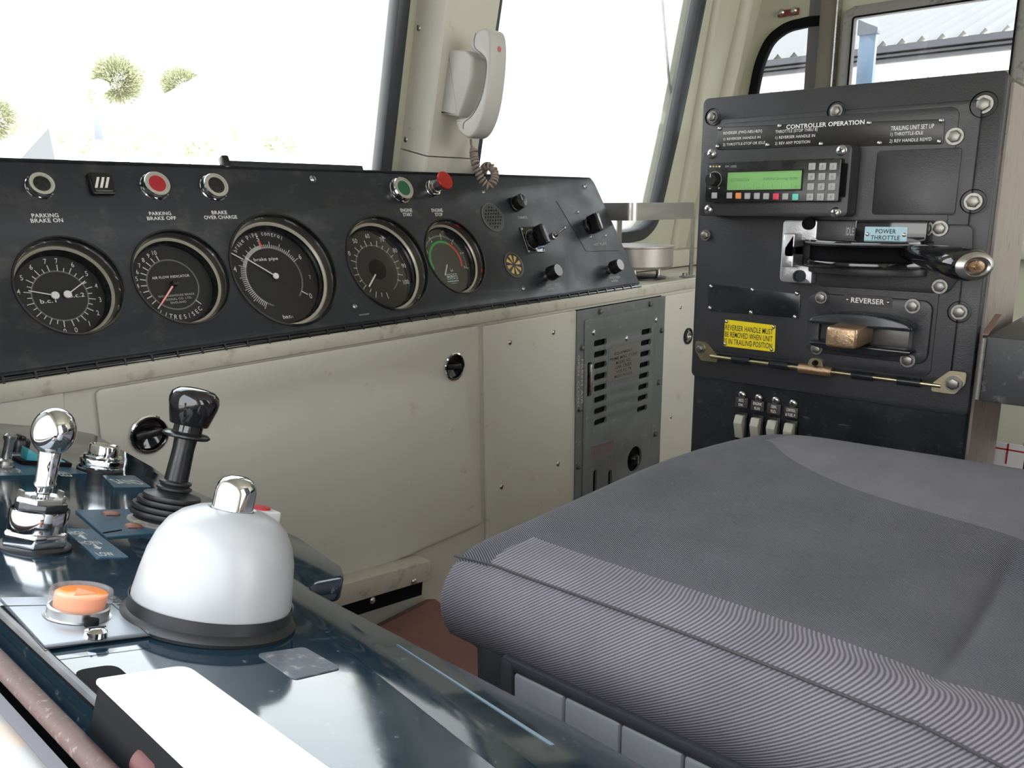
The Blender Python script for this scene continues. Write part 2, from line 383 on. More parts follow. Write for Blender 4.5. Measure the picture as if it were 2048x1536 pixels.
for k, (g, wd, nm) in enumerate(((LWG, .024, 'window_1'), (RWG, .03, 'window_2'))):
    b = MB(); b.plate(grow(g, wd+.004), [g], -.02, .008, SEAL, bev=.003); o = b.done(nm); o.matrix_world = K.m; struct(o)
    b = MB(); b.plate(grow(g, .003), [], -.016, -.011, WGL); b.done('pane', o, smooth=False)
# the post between the two windscreens
pe = onX(853, 313, 1.056); dn = K.loc(pe).z
uR = K.at(955, 318, dn).x; vs = K.loc(onX(853, 313, 1.056)).y
b = MB()
def post(v0, v1, g=0):
    p = [(1.056-g, -.02), (1.058-g, dn-.003+g), (1.061-g, dn+g), (uR-.003, dn+g), (uR, dn-.003), (1.258, -.02)]
    b.prism([(x, z) for x, z in p], v0, v1, CRM, T=M4(((1, 0, 0, 0), (0, 0, 1, 0), (0, 1, 0, 0), (0, 0, 0, 1))))
post(vs+.0015, .99); post(-.3, vs-.0005, .0015)
o = b.done('pillar'); o.matrix_world = K.m; o['kind'] = 'structure'
KX = Frame((1.056, 0, 0), (0, -1, 0), (0, -.2336, 1))
for px, py in ((837, 56), (811, 279)):
    p = onX(px, py, 1.0565)
    fastener(slot_screw, .0055, 'screw', o, K.m.inverted() @ (M4.Translation(p) @ M4.Rotation(-PI/2, 4, 'Y')))
# corner post mouldings to the right of the right windscreen
b = MB()
for (xa, ya, xb, yb, r) in ((1352, 455, 1432, 0, .016), (1388, 455, 1490, 0, .026)):
    p0, p1 = K.at(xa, ya), K.at(xb, yb); d = (p1-p0); p0 = p0-d*.35; p1 = p1+d*.9
    b.tube([p0, p1], r, GRN, seg=20)
o = b.done('trim_1'); o.matrix_world = K.m; struct(o)

# right side wall with quarter light and sliding window
XR = 2.35
W = Frame((XR, 0, 0), (0, -1, 0), (0, 0, 1))
def wp(*p): q = W.at(*p); return (q.x, q.y)
qz = .14
ql = [wp(1515, 192), wp(1527, 130), wp(1547, 85), wp(1577, 63), wp(1618, 54), wp(1641, 52)]
Q = rpoly([(ql[0][0]-.015, qz), *ql, (wp(1641, 52)[0], qz)], [.02, 0, .03, .03, .02, 0, 0, .0])
s0 = wp(1712, 38)[0]; s1 = wp(2037, 8)[0]; st = wp(1712, 38)[1]
Sg = rrect(s0, .02, s1, st, .004, 2)
u0, u1 = -1.34, 1.40
b = MB(); b.plate([(u0, FLOOR), (u1, FLOOR), (u1, 1.0), (u0, 1.0)], [grow(Q, .022), grow(Sg, .02)], -.05, 0, GRN)
o = b.done('wall_right', smooth=False); o.matrix_world = W.m; struct(o)
b = MB(); b.plate(grow(Q, .026), [Q], -.012, .012, BLM, bev=.003); o = b.done('window_3'); o.matrix_world = W.m; struct(o)
b = MB(); b.plate(grow(Q, .002), [], -.008, -.004, WGL); b.done('pane', o, smooth=False)
b = MB(); b.plate(grow(Sg, .030), [Sg], -.01, .014, mat('sash_grey', (.25, .245, .235), .42, .2, var=.1, dirt=(.12, .12, .12), dirt_amt=.12, dscale=40), bev=.002); b.plate(grow(Sg, .004), [Sg], .014, .018, BLM); o = b.done('window_4'); o.matrix_world = W.m; struct(o)
b = MB(); b.plate(grow(Sg, .002), [], -.006, -.002, WGL); b.done('pane', o, smooth=False)
b = MB(); xa, xb = wp(1643, 60)[0], wp(1683, 60)[0]
b.box(((xa+xb)/2-.002, .3, .012), (xb-xa-.008, .62, .03), DRK, bev=.003); b.box((xb-.004, .3, .018), (.004, .62, .03), STL)
b.box((xa-.02, .3, -.004), (.034, .60, .012), SHG)
o = b.done('trim_2'); o.matrix_world = W.m; struct(o)
b = MB(); b.box((0.1, wp(1700, 8)[1]+.045, .012), (1.9, .05, .03), GRN, bev=.006); b.box((.1, -.12, .02), (2.2, .045, .04), CRD, bev=.006); b.box((.1, -.30, .004), (2.2, .006, .01), CRD)
o = b.done('trim_3'); o.matrix_world = W.m; struct(o)
t = thing('reflector_strip', 'small dark red strip with two round clear studs above the quarter window', 'reflector', W.m @ M4.Translation(W.at(1578, 26, .002)))
b = MB(); b.box((0, 0, .004), (.060, .017, .008), mat('dark_red', (.22, .03, .03), .4), bev=.002); b.done('backing', t)
for s in (-1, 1):
    b = MB(); b.lathe([(0, .012), (.005, .011), (.009, .006), (.009, 0)], STL, seg=20); b.done('stud', t, M4.Translation((s*.018, .002, .007)))

# left side wall: open droplight the camera leans in through, narrowed to cut its light
b = MB()
b.box((.045, -.1, (FLOOR-.21)/2), (.05, 2.7, .607), CRM); b.box((.045, -.1, .65), (.05, 2.7, .72), CRM)
b.box((.045, .91, .11), (.05, .66, .64), CRM); b.box((.045, -.86, .11), (.05, 1.12, .64), CRM)
struct(b.done('wall_left'))
b = MB()
b.box((.012, 0, -.202), (.118, 2.0, .02), SILL, bev=.003); b.box((-.025, 0, -.186), (.006, 2.0, .014), SILL, bev=.002); b.box((.066, 0, -.184), (.014, 2.0, .016), SILL, bev=.003)
b.tube([(.0800, -.9, -.170), (.0800, .93, -.170)], .0036, RUST, seg=12)
b.box((.0735, 0, -.180), (.006, 2.0, .006), SHG)
struct(b.done('window_sill'))

# ================================================================== ACCESS PANELS ON THE BULKHEAD
B = Frame((0, 1.0, 0), (1, 0, 0), (0, 0, 1))
def latch(b, p, r, ang):
    T = M4.Translation((p.x, p.y, 0))
    b.lathe([(r*1.06, .001), (r*1.06, .004), (r*.98, .005), (r*.94, .003)], CHR, T=T)
    b.lathe([(r*.96, .003), (r*.88, .0045), (r*.80, -.001), (r*.2, -.006), (0, -.006)], GLO, T=T)
    b.box((0, 0, .0005), (r*1.5, r*.42, .009), BLK, bev=.002, T=T @ M4.Rotation(ang, 4, 'Z'))
P1 = B.at(191, 781, .006); P2 = B.at(957, 652, .006)
t = thing('access_panel', 'large cream access panel with two round black turn latches under the gauges', 'panel', B.m)
b = MB(); lp = [B.at(297, 868, .006), B.at(907, 733, .006)]; lr = .0235
b.plate(rrect(P1.x, -.60, P2.x, P1.y, .008), [circ((p.x, p.y), lr*1.0) for p in lp], .001, .006, CRM, bev=.001); b.done('door', t)
for p, a in zip(lp, (R(2), R(-4))):
    b = MB(); latch(b, p, lr, a); lab(b.done('turn_latch', t, M4.Translation((0, 0, .006))), 'recessed black turn latch')
x0 = B.at(968, 650, .006).x; x1 = B.at(1152, 622, .006).x; P3 = B.at(968, 652, .006)
t = thing('access_panel', 'plain cream screwed panel between the latched panel and the grey heater', 'panel', B.m)
b = MB(); b.plate(rrect(x0, -.79, x1, P3.y, .004), [], .001, .007, CRM, bev=.001); b.done('cover', t)
for px, py in ((1020, 685), (1107, 665), (1116, 928), (1003, 974), (1060, 800)):
    if (px, py) == (1060, 800): continue
    fastener(slot_screw, .0052, 'screw', t, TL(B.at(px, py, .007), rz=1.2))
t = thing('access_panel', 'short cream panel at the far left behind the side desk', 'panel', B.m)
q = B.at(122, 757, .006); b = MB(); b.plate(rrect(.12, -.60, q.x, q.y, .012), [], .001, .006, CRM, bev=.001); b.done('cover', t)
x0 = B.at(1331, 600, .006).x
t = thing('access_panel', 'narrow cream strip panel between the grey heater and the control stand', 'panel', B.m)
b = MB(); b.plate(rrect(x0, -.79, 2.1, -.222, .004), [], .001, .006, CRM, bev=.001); b.done('cover', t)
b = MB(); p = B.at(1375, 672, .006); b.lathe([(.021, 0), (.021, .004), (.017, .005), (.015, .001)], BLK, T=M4.Translation(p)); b.lathe([(.0125, 0), (.0125, .005), (.009, .006), (.007, .001), (0, .001)], STL, T=M4.Translation(p)); lab(b.done('ring_latch', t), 'black and steel ring latch')
for px, py in ((1361, 615), (1342, 834)): fastener(slot_screw, .0045, 'screw', t, TL(B.at(px, py, .006), rz=1))
# bottom rail, black skirting strip and the red foot ramp
t = thing('foot_rail', 'cream angle rail with two screws along the foot of the bulkhead', 'rail')
ra = onY(846, 1164, .958); rb_ = onY(640, 1222, .958); ra.x = .888; k = (rb_.z-ra.z)/(rb_.x-ra.x)
L0 = V((.30, .958, ra.z+k*(.30-ra.x))); 
b = MB(); ang = math.atan(k); ln = .888-.30
T = M4.Translation((.30, 1.0, L0.z)) @ M4.Rotation(-ang, 4, 'Y')
b.box((ln/2, -.021, .030), (ln, .042, .004), CRD, bev=.0015, T=T); b.box((ln/2, -.040, .014), (ln, .004, .034), CRD, bev=.0015, T=T); b.done('angle', t)
b = MB(); b.box((ln/2, -.02, -.015), (ln-.02, .03, .03), BLM, T=T); lab(b.done('skirting', t), 'black strip under the rail')
for px, py in ((828, 1163), (745, 1201)): fastener(rivet, .0055, 'screw', t, M4.Translation(onY(px, py, .9565)) @ M4.Rotation(PI/2, 4, 'X'))
b = MB(); b.prism([(.995, FLOOR), (.995, -.70), (.97, -.69), (.60, FLOOR+.004), (.60, FLOOR)], .26, .905, FLRM, T=YZ)
tag(b.done('foot_ramp'), 'dull red lino covered foot ramp between the side desk and seat', 'footrest')

# ================================================================== HEATER
t = thing('cab_heater', 'grey slotted metal heater unit set in the cream bulkhead', 'heater', B.m)
hx0 = B.at(1153, 622, .008).x; hx1 = B.at(1329, 600, .008).x; hz = B.at(1153, 622, .008).y
hp = [B.at(x, y, .01) for x, y in ((1202, 683), (1289, 662))]
b = MB(); slots = []
for i in range(8):
    p0 = B.at(1189, 689+i*22.8, .012); p1 = B.at(1212, 681+i*22.3, .012); c = ((p0.x+p1.x)/2, (p0.y+p1.y)/2)
    slots.append(rrect(c[0]-.024, c[1]-.0068, c[0]+.024, c[1]+.0068, .005))
for i in range(8):
    p0 = B.at(1293-i*1.3, 663+i*22.0, .012)
    slots.append(rrect(p0.x-.022, p0.y-.0065, p0.x+.022, p0.y+.0065, .005))
kn = B.at(1269, 918, .012); slots.append(circ((kn.x, kn.y), .031, 40))
for px in (1190, 1220): c = B.at(px, 950, .012); slots.append(rrect(c.x-.007, c.y-.05, c.x+.007, c.y+.012, .0065))
lv = B.at(1174, 758, .012); slots.append(rrect(lv.x+.001, lv.y-.04, lv.x+.016, lv.y+.035, .002))
b.plate(rrect(hx0, -.79, hx1, hz, .003), slots, .006, .010, HTR, bev=.0008); lab(b.done('frame', t), 'grey flange')
ix0 = B.at(1172, 640, .012).x; ix1 = B.at(1312, 618, .012).x; iz = B.at(1172, 640, .012).y
b = MB(); b.plate(rrect(ix0-.004, -.785, ix1, iz, .003), slots, .010, .0125, HTR, bev=.0006); b.done('front_cover', t)
b = MB(); b.box(((hx0+hx1)/2, -.5, -.0), (hx1-hx0-.01, .56, .004), BLM); lab(b.done('duct', t), 'black interior behind the slots')
b = MB(); p = B.at(1180, 756, .008); b.box(p, (.010, .062, .010), STL, bev=.002); lab(b.done('air_slide', t), 'steel sliding tab')
b = MB(); b.lathe([(.012, 0), (.012, .018), (.009, .022), (0, .022)], BLK, T=M4.Translation((kn.x, kn.y, -.002))); b.box((kn.x, kn.y, .021), (.004, .02, .004), STL); lab(b.done('knob', t), 'black rotary knob in a round opening')
b = MB(); pl = quad(B, ((1218, 698), (1279, 682), (1276, 750), (1214, 764)), .013, .001); b.prism(pl, .0125, .0132, mat('data_plate', (.16, .15, .135), .4)); 
for i, (s, w) in enumerate((('EQUIPMENT', .6), ('PRIME MFG. CORP', .9), ('MODEL NO.', .5), ('OAK CREEK', .55), ('VOLTS 74', .5), ('MADE IN U.S.A.', .6))):
    y = 704+i*9; words(b, B, s, 1247-30*w, y+7*w, 1247+30*w, y-7*w, 6, BPR, .0133, .005)
lab(b.done('data_plate', t), 'brown data plate with faded print')
b = MB(); rl = mat('red_label', (.20, .09, .085), .5)
b.prism(quad(B, ((1184, 893), (1228, 880), (1227, 908), (1183, 921)), .013), .0125, .0129, mat('warn_base', (.15, .13, .13), .5))
words(b, B, 'CAUTION', 1186, 897, 1206, 891, 6, rl, .0131, .03); words(b, B, 'HOT', 1210, 890, 1226, 886, 7, rl, .0131, .03); words(b, B, 'SURFACE', 1186, 907, 1206, 901, 5, rl, .0131, .03); words(b, B, 'AIR', 1210, 901, 1226, 896, 6, rl, .0131, .03)
lab(b.done('warning_label', t), 'faded red warning label')
b = MB(); b.prism(quad(B, ((1153, 730), (1168, 728), (1167, 800), (1152, 803)), .011), .010, .0106, SHG)
p = B.at(1161, 765, .011); b.text('FRESH AIR', (p.x+.006, p.y), .10, .007, GPR, ang=-PI/2, z=.0107); b.text('OPEN  CLOSED', (p.x-.007, p.y), .12, .007, GPR, ang=-PI/2, z=.0107)
lab(b.done('air_label', t), 'small grey strip label')
for px, py in ((1200, 623), (1300, 608), (1186, 665), (1311, 640), (1164, 696), (1159, 818), (1156, 933), (1323, 661), (1317, 765), (1310, 868), (1252, 677)):
    fastener(rivet if px in (1252, 1186, 1311) else hex_bolt, .0072, 'bolt', t, M4.Translation(B.at(px, py, .0105)))

# ================================================================== INSTRUMENT CONSOLE
TI = R(67)
C = Frame((0, 1.0, -.187), (1, 0, 0), (0, math.cos(TI), math.sin(TI)))
con = thing('instrument_console', 'long black sloping instrument console with five round gauges under the windscreen', 'control panel', C.m)
GA = [((142, 570), 30, 254), ((366, 553), 268, 463), ((572, 538), 467, 677), ((778, 525), 698, 857), ((912, 512), 854, 971)]
gc = []
for (cx, cy), xl, xr in GA:
    p = C.at(cx, cy); r = (C.at(xr, cy+8).x-C.at(xl, cy-8).x)/2*1.0; gc.append((p, r))
vt = C.at(600, 335).y
e0 = C.at(1281, 571); e1 = C.at(1189, 366); e2 = C.at(1181, 356)
sp = C.at(985, 435); yw = C.at(1027, 530)
outl = rpoly([(.095, .002), (e0.x, .002), (e1.x, e1.y), (e2.x, vt), (.095, vt)], [.002, .004, .006, .006, .002])
b = MB(); b.plate(outl, [circ((p.x, p.y), r*.985, 64) for p, r in gc], -.006, 0, CON, bev=.0008)
panel = b.done('panel', con)
# body behind
b = MB(); th = vt
def cz(v, n): q = C.m @ V((0, v, n)); return (q.y, q.z)
b.prism([cz(.004, -.07), cz(vt-.002, -.05), (1.225, cz(vt, 0)[1]-.004), (1.225, -.19), (1.05, -.19)], .10, e2.x-.01, CON, T=C.m.inverted() @ YZ)
cy0 = [cz(.004, -.003), cz(vt-.004, -.003), (1.2, cz(vt, 0)[1]-.006), (1.2, -.188), (1.02, -.188)]
for xx in (.10, e2.x-.014): b.prism(cy0, xx, xx+.004, CON, T=C.m.inverted() @ YZ)
b.box(((e2.x+.09)/2, vt-.004, -.03), (e2.x-.12, .004, .06), CON); b.box((.85, .004, -.03), (1.49, .004, .06), CON)
lab(b.done('casing', con), 'black casing behind the panel')
# hinge along the bottom edge
b = MB(); xe = e0.x
b.tube([(.10, -.004, .001), (xe-.005, -.004, .001)], .0042, GLO, seg=10); b.box(((.1+xe)/2, -.009, -.004), (xe-.11, .012, .004), CRD)
for i in range(44): b.box((.12+i*.0335, -.004, .0012), (.0025, .0098, .0098), STG)
lab(b.done('hinge', con), 'black piano hinge along the lower edge')
# clip strip standing on the top edge
b = MB(); c0 = C.at(458, 322); c1 = C.at(731, 333)
b.box(((c0.x+c1.x)/2, vt+.004, -.012), (c1.x-c0.x, .014, .012), CON, bev=.002); b.box((c0.x-.004, vt+.006, -.006), (.012, .02, .014), BLK, bev=.003); lab(b.done('ledge_strip', con), 'raised strip on the top edge')

def ticks(b, n, a0, a1, r0, r1, w, m, z, major=0, rm=None, wm=None):
    for i in range(n+1):
        a = R(a0+(a1-a0)*i/n); mj = major and i % major == 0
        ra, rb2, ww = (r0, rm if mj and rm else r1, (wm if mj and wm else w))
        b.box(((ra+rb2)/2, 0, z), (abs(rb2-ra), ww, .0003), m, T=M4.Rotation(a, 4, 'Z'))
def arc(b, r0, r1, a0, a1, m, z, n=40):
    A = [(r1*math.cos(R(a0+(a1-a0)*i/n)), r1*math.sin(R(a0+(a1-a0)*i/n))) for i in range(n+1)]
    Bq = [(r0*math.cos(R(a0+(a1-a0)*i/n)), r0*math.sin(R(a0+(a1-a0)*i/n))) for i in range(n+1)]
    bb = bmesh.new(); va = [bb.verts.new((*p, z)) for p in A]; vb_ = [bb.verts.new((*p, z)) for p in Bq]
    for i in range(n): bb.faces.new((va[i], va[i+1], vb_[i+1], vb_[i]))
    bmesh.ops.recalc_face_normals(bb, faces=bb.faces)
    if bb.faces[:][0].normal.z < 0: bmesh.ops.reverse_faces(bb, faces=bb.faces)
    b.merge(bb, m)
def onarc(b, s, r, a, h, m, z, w=None, rot=0): b.text(s, (r*math.cos(R(a)), r*math.sin(R(a))), w, h, m, z=z, ang=R(rot), bold=.004)
def arctext(b, s, r, a0, a1, h, m, z, flip=False):
    n = len(s)
    for i, ch in enumerate(s):
        if ch == ' ': continue
        a = a0+(a1-a0)*(i+.5)/n; b.text(ch, (r*math.cos(R(a)), r*math.sin(R(a))), None, h*(.72 if ch.islower() and ch not in 'bdkpltf' else 1), m, z=z, ang=R(a+90 if flip else a-90), bold=.004)
def needle(b, o, a, r0, r1, w, m, z): b.box(((r0+r1)/2, 0, z), (r1-r0, w, .0006), m, T=M4.Translation((o[0], o[1], 0)) @ M4.Rotation(R(a), 4, 'Z'))
ZF = -.021
DP = (.034, .026, .028, .027, .022)
RINGS = ['black left-hand duplex brake cylinder gauge with two white needles', 'air flow gauge with a red needle', 'large brake pipe gauge with a white needle', 'speedometer dial reading 40 to 100', 'ammeter with green and red bands, the smallest gauge']
for gi, (p, r) in enumerate(gc):
    T = M4.Translation((p.x, p.y, 0)); ZF = -DP[gi]-.006
    b = MB(); k = -ZF/.026
    b.lathe([(r*.99, -.001), (r*1.03, .0004), (r*1.025, .0012), (r*.99, .0014), (r*.978, -.001*k), (r*.972, -.004*k)], GLO, seg=72)
    b.lathe([(r*.972, -.004*k), (r*.965, -.0065*k)], CHR, seg=72)
    b.lathe([(r*.965, -.0065*k), (r*.945, -.0145*k)], BRNR, seg=72)
    b.lathe([(r*.945, -.0145*k), (r*.925, -.0142*k), (r*.895, -.0165*k)], CREAMR, seg=72)
    b.lathe([(r*.895, -.0165*k), (r*.885, -.020*k), (r*.86, -.022*k), (r*.85, ZF+.0005)], BLK, seg=72)
    g = lab(b.done('gauge', con, T, sharp=25), RINGS[gi])
    b = MB(); f = r*.85; b.lathe([(0, ZF), (f, ZF)], FACE, seg=64); z = ZF+.0003
    gr = mat('scale_ring', (.16, .16, .16), .5) if gi == 0 else bpy.data.materials['scale_ring']
    if gi == 0:
        arc(b, f*.60, f*.635, 0, 360, gr, z, 72)
        for i in range(15):
            for s in (1, -1):
                a = 262-i*11.7 if s == 1 else -82+i*11.7
                L_ = .78 if i % 2 == 0 else .72
                b.box(((.62+L_)/2*f, 0, z), ((L_-.62)*f, .0009, .0003), WHT, T=M4.Rotation(R(a), 4, 'Z'))
        for i in range(8): onarc(b, str(i), f*.88, 262-i*23.4, .0065, WHT, z); onarc(b, str(i), f*.88, -82+i*23.4, .0065, WHT, z)
        b.text('b.c.1', (-f*.30, -f*.10), .018, .0055, WHT, z=z); b.text('b.c.2', (f*.36, -f*.02), .018, .0055, WHT, z=z)
    if gi == 1:
        arc(b, f*.62, f*.655, -45, 315, gr, z, 72)
        for i in range(11): a = 226-i*12.0; b.box((.72*f, 0, z), (.14*f, .0011, .0003), WHT, T=M4.Rotation(R(a), 4, 'Z'))
        for i in range(1, 11): onarc(b, str(i), f*.87, 226-i*12.0, .0062, WHT, z)
        b.box((.72*f, 0, z), (.16*f, .0011, .0003), WHT, T=M4.Rotation(R(-45), 4, 'Z'))
        b.text('AIR FLOW INDICATOR', (0, f*.20), f*.95, .0036, WHT, z=z); b.text('WESTINGHOUSE BRAKE', (0, -f*.28), f*.92, .0030, GPR, z=z); b.text('& SIGNAL CO. LTD.', (0, -f*.37), f*.75, .0030, GPR, z=z); b.text('ENGLAND', (0, -f*.46), f*.4, .0030, GPR, z=z)
        arctext(b, 'LITRES/SEC', f*.84, 230, 310, .0062, WHT, z, flip=True)
    if gi == 2:
        arc(b, f*.62, f*.655, -45, 250, gr, z, 72)
        ticks(b, 24, 236, 158, f*.62, f*.74, .0009, WHT, z, 6, f*.78)
        ticks(b, 30, 158, 100, f*.62, f*.70, .0008, WHT, z, 5, f*.76); ticks(b, 20, 100, 28, f*.62, f*.70, .0009, WHT, z, 5, f*.77)
        b.box((.72*f, 0, z+.0001), (.16*f, .0022, .0003), RAR, T=M4.Rotation(R(98), 4, 'Z')); b.box((.72*f, 0, z), (.16*f, .0014, .0003), WHT, T=M4.Rotation(R(-34), 4, 'Z'))
        onarc(b, '5', f*.84, 99, .0085, WHT, z); onarc(b, '4', f*.86, 165, .0085, WHT, z); onarc(b, '6', f*.84, 28, .0085, WHT, z); onarc(b, '7', f*.84, -5, .007, GPR, z); onarc(b, '0', f*.86, -34, .0085, WHT, z)
        arctext(b, 'brake pipe control', f*.93, 142, 60, .0066, WHT, z); b.text('brake pipe', (-f*.08, f*.38), f*.56, .0068, WHT, z=z); b.text('bar', (0, -f*.86), f*.18, .006, WHT, z=z)
    if gi == 3:
        arc(b, f*.60, f*.635, -60, 215, gr, z, 72); ticks(b, 21, 275, -30, f*.60, f*.70, .0010, WHT, z, 2, f*.76)
        for i, s in enumerate(('20', '30', '40', '50', '60', '70', '80', '90', '100')): onarc(b, s, f*.86, 207-i*29.2, .0080, WHT, z)
        arc(b, 0, f*.26, 0, 360, BLM, z, 40)
    if gi == 4:
        arc(b, f*.60, f*.67, 60, 200, GAR, z); arc(b, f*.60, f*.67, -18, 60, RAR, z)
        ticks(b, 60, 185, -18, f*.80, f*.85, .0006, WHT, z, 10, f*.90, .0016)
        for i, s in enumerate(('3', '4', '5', '6', '7', '8')): onarc(b, s, f*.745, 152-i*34, .0050, WHT, z)
        b.text('kA', (f*.12, -f*.30), .007, .0046, WHT, z=z)
        for i, ch in enumerate('BBC'):
            x = (i-.7)*.0092; b.plate([(x-.0042, -f*.58), (x+.0042, -f*.58), (x+.0042, -f*.40), (x-.0042, -f*.40)], [[(x-.0034, -f*.56), (x+.0034, -f*.56), (x+.0034, -f*.42), (x-.0034, -f*.42)]], z, z+.0002, LBL); b.text(ch, (x, -f*.49), .0045, .0048, WHT, z=z, bold=.03)
        b.box((.0022, -f*.64, z), (.028, .0022, .0002), LBL); b.text('FABRIK', (.003, -f*.71), .016, .002, GPR, z=z)
    lab(b.done('dial_face', g, smooth=False), 'black dial face with white markings')
    b = MB(); z = ZF+.0035
    if gi == 0:
        for s, a in ((-1, 163), (1, 32)): needle(b, (s*.0072, 0), a, 0, f*.56, .0013, WHT, z); b.lathe([(0, .002), (.0046, .0016), (.005, 0)], WHT, T=M4.Translation((s*.0072, 0, z)), seg=20)
    if gi == 1: needle(b, (0, 0), 226, 0, f*.66, .003, RAR, z); b.prism([(0, .001), (f*.82, .0004), (f*.82, -.0004), (0, -.001)], z, z+.0005, WHT, T=M4.Rotation(R(226), 4, 'Z')); b.lathe([(0, .008), (.0045, .0075), (.005, -.003)], BLK, T=M4.Translation((0, 0, z)), seg=24)
    if gi == 2: needle(b, (0, 0), 143, 0, f*.70, .0018, WHT, z); needle(b, (0, 0), 146, f*.72, f*1.0, .0018, WHT, z-.002); b.lathe([(0, .002), (.0045, .0016), (.005, 0)], WHT, T=M4.Translation((0, 0, z)), seg=20)
    if gi == 3: needle(b, (0, 0), 223, f*.20, f*.62, .0026, WHT, z)
    if gi == 4: needle(b, (0, -.002), 236, f*.10, f*.50, .0022, WHT, z)
    lab(b.done('needle', g, smooth=False), 'red needle' if gi == 1 else 'white needle')
    b = MB(); b.lathe([(0, ZF+.005), (f*1.01, ZF+.005)], GLS, seg=48); b.done('glass', g, smooth=False)

def button(px, py, rpx, core, name, label, prot=.012):
    p = C.at(px, py, prot); r = (C.at(px+rpx, py, prot)-C.at(px-rpx, py, prot)).length/2
    b = MB(); T = M4.Translation((p.x, p.y, 0))
    b.lathe([(r*1.04, 0), (r*1.04, .002), (r*.98, .003)], CHR, seg=40); b.prism(hexa(r*1.06, 15), .002, prot*.5, CHR, bev=.0006)
    b.lathe([(r*.98, prot*.5), (r*.98, prot*.9), (r*.9, prot*1.08), (r*.74, prot*1.08), (r*.72, prot*.98)], CHR, seg=48)
    b.lathe([(r*.72, prot*.98), (r*.62, prot*1.0)], BEIG, seg=48)
    o = lab(b.done(name, con, T), label)
    b = MB(); b.lathe([(0, prot*1.02), (r*.55, prot*1.02), (r*.62, prot*1.0), (r*.62, prot*.8)], core, seg=40); b.done('cap', o)
    return p, r
button(84, 367, 28, BLK, 'push_button', 'chrome push button with black centre above PARKING BRAKE ON')
button(315, 367, 27, RED, 'push_button', 'chrome push button with dark red centre above PARKING BRAKE OFF')
button(433, 370, 25, BLK, 'push_button', 'chrome push button with black centre above BRAKE OVER CHARGE')
button(808, 376, 19, GRP, 'push_button', 'chrome push button with green centre above ENGINE START')
# square indicator with slanting white bars
p = C.at(204, 366, .008); b = MB(); b.prism(rrect(-.0145, -.0145, .0145, .0145, .003), 0, .008, BLK, bev=.001); b.prism(rrect(-.0118, -.0118, .0118, .0118, .002), .008, .0095, GLO, bev=.0008)
for x in (-.0062, .0, .0062): b.prism([(x-.0050, -.0072), (x-.0018, -.0072), (x+.0045, .0072), (x+.0013, .0072)], .0095, .0099, WHT)
lab(b.done('striped_indicator', con, M4.Translation((p.x, p.y, 0))), 'square black indicator with slanted white bars')
# red mushroom stop button
p = C.at(867, 376, .006); b = MB(); T = M4.Translation((p.x, p.y, 0))
b.lathe([(.0155, 0), (.0155, .003), (.0145, .004)], CHR); b.prism(hexa(.0155), .003, .009, CHR, bev=.0006); b.lathe([(.0125, .009), (.012, .014), (.0098, .015), (.0095, .032), (.0108, .034)], STL)
o = lab(b.done('stop_button', con, T), 'pulled-out red mushroom button above ENGINE STOP')
b = MB(); b.lathe([(.0095, .030), (.0125, .034), (.0165, .036), (.0172, .0385), (.016, .0405), (.010, .0395), (0, .039)], MRED); b.done('mushroom_head', o)
# printed legends, each control its own
def legend(rows, m, bo):
    b = MB()
    for s, x0, y0, x1, y1, h in rows: words(b, C, s, x0, y0, x1, y1, h, m, .0002, bo)
    lab(b.done('legend', con, smooth=False), 'printed legend '+' '.join(r[0] for r in rows))
legend((('PARKING', 63, 431, 117, 431, 8), ('BRAKE ON', 61, 441, 126, 441, 8)), WHT, .02)
legend((('PARKING', 298, 427, 342, 427, 7), ('BRAKE OFF', 294, 437, 352, 436, 7)), WHT, .02)
legend((('BRAKE', 423, 425, 454, 425, 7), ('OVER CHARGE', 408, 435, 474, 434, 7)), WHT, .02)
legend((('ENGINE', 801, 421, 824, 420, 6.5), ('START', 806, 429, 824, 429, 6.5)), WHT, .02)
legend((('ENGINE', 863, 421, 885, 420, 6.5), ('STOP', 870, 429, 885, 429, 6.5)), WHT, .02)
legend((('WINDSCREEN', 1091, 571, 1120, 569, 5), ('WIPER - LEFT', 1094, 580, 1124, 576, 5)), GPR, .008)
legend((('WINDSCREEN', 1218, 556, 1240, 554, 4.5), ('WIPER', 1222, 563, 1236, 561, 4.5)), GPR, .008)
for r_ in (('DIMMER', 1036, 435, 1055, 435, 5), ('HOT PLATE', 1188, 490, 1213, 487, 4.5), ('PUSH', 572, 635, 586, 634, 4.5), ('10620/009', 718, 630, 738, 628, 3)): legend((r_,), GPR, .008)
b = MB(); cr = [C.at(*q, .0002) for q in ((1113, 402), (1172, 502), (1180, 503), (1238, 501))]
b.tube([tuple(q) for q in cr], .0004, BPR, seg=6); lab(b.done('cutout_line', con), 'thin scribed line around the hot plate switch')
for px, py, r in ((626, 358, .006), (1170, 372, .006), (967, 384, .004), (1047, 577, .0045), (710, 613, .004)):
    fastener(slot_screw, r, 'screw', con, TL(C.at(px, py, .0), rz=1.7))
# speaker grille
b = MB(); b.lathe([(.029, 0), (.029, .0015), (.027, .0022)], SHG, seg=48)
hs = []
for j in range(-3, 4):
    for i in range(-3, 4):
        x, y = (i+.5*(j % 2))*.0072, j*.0066
        if x*x+y*y < .0225**2: hs.append(circ((x, y), .0019, 8))
b.plate(circ((0, 0), .0272), hs, .0012, .0022, mat('grille_grey', (.05, .05, .052), .5)); b.lathe([(0, .0008), (.027, .0008)], BLM)
lab(b.done('buzzer_grille', con, M4.Translation((sp.x, sp.y, 0))), 'round grey perforated grille')
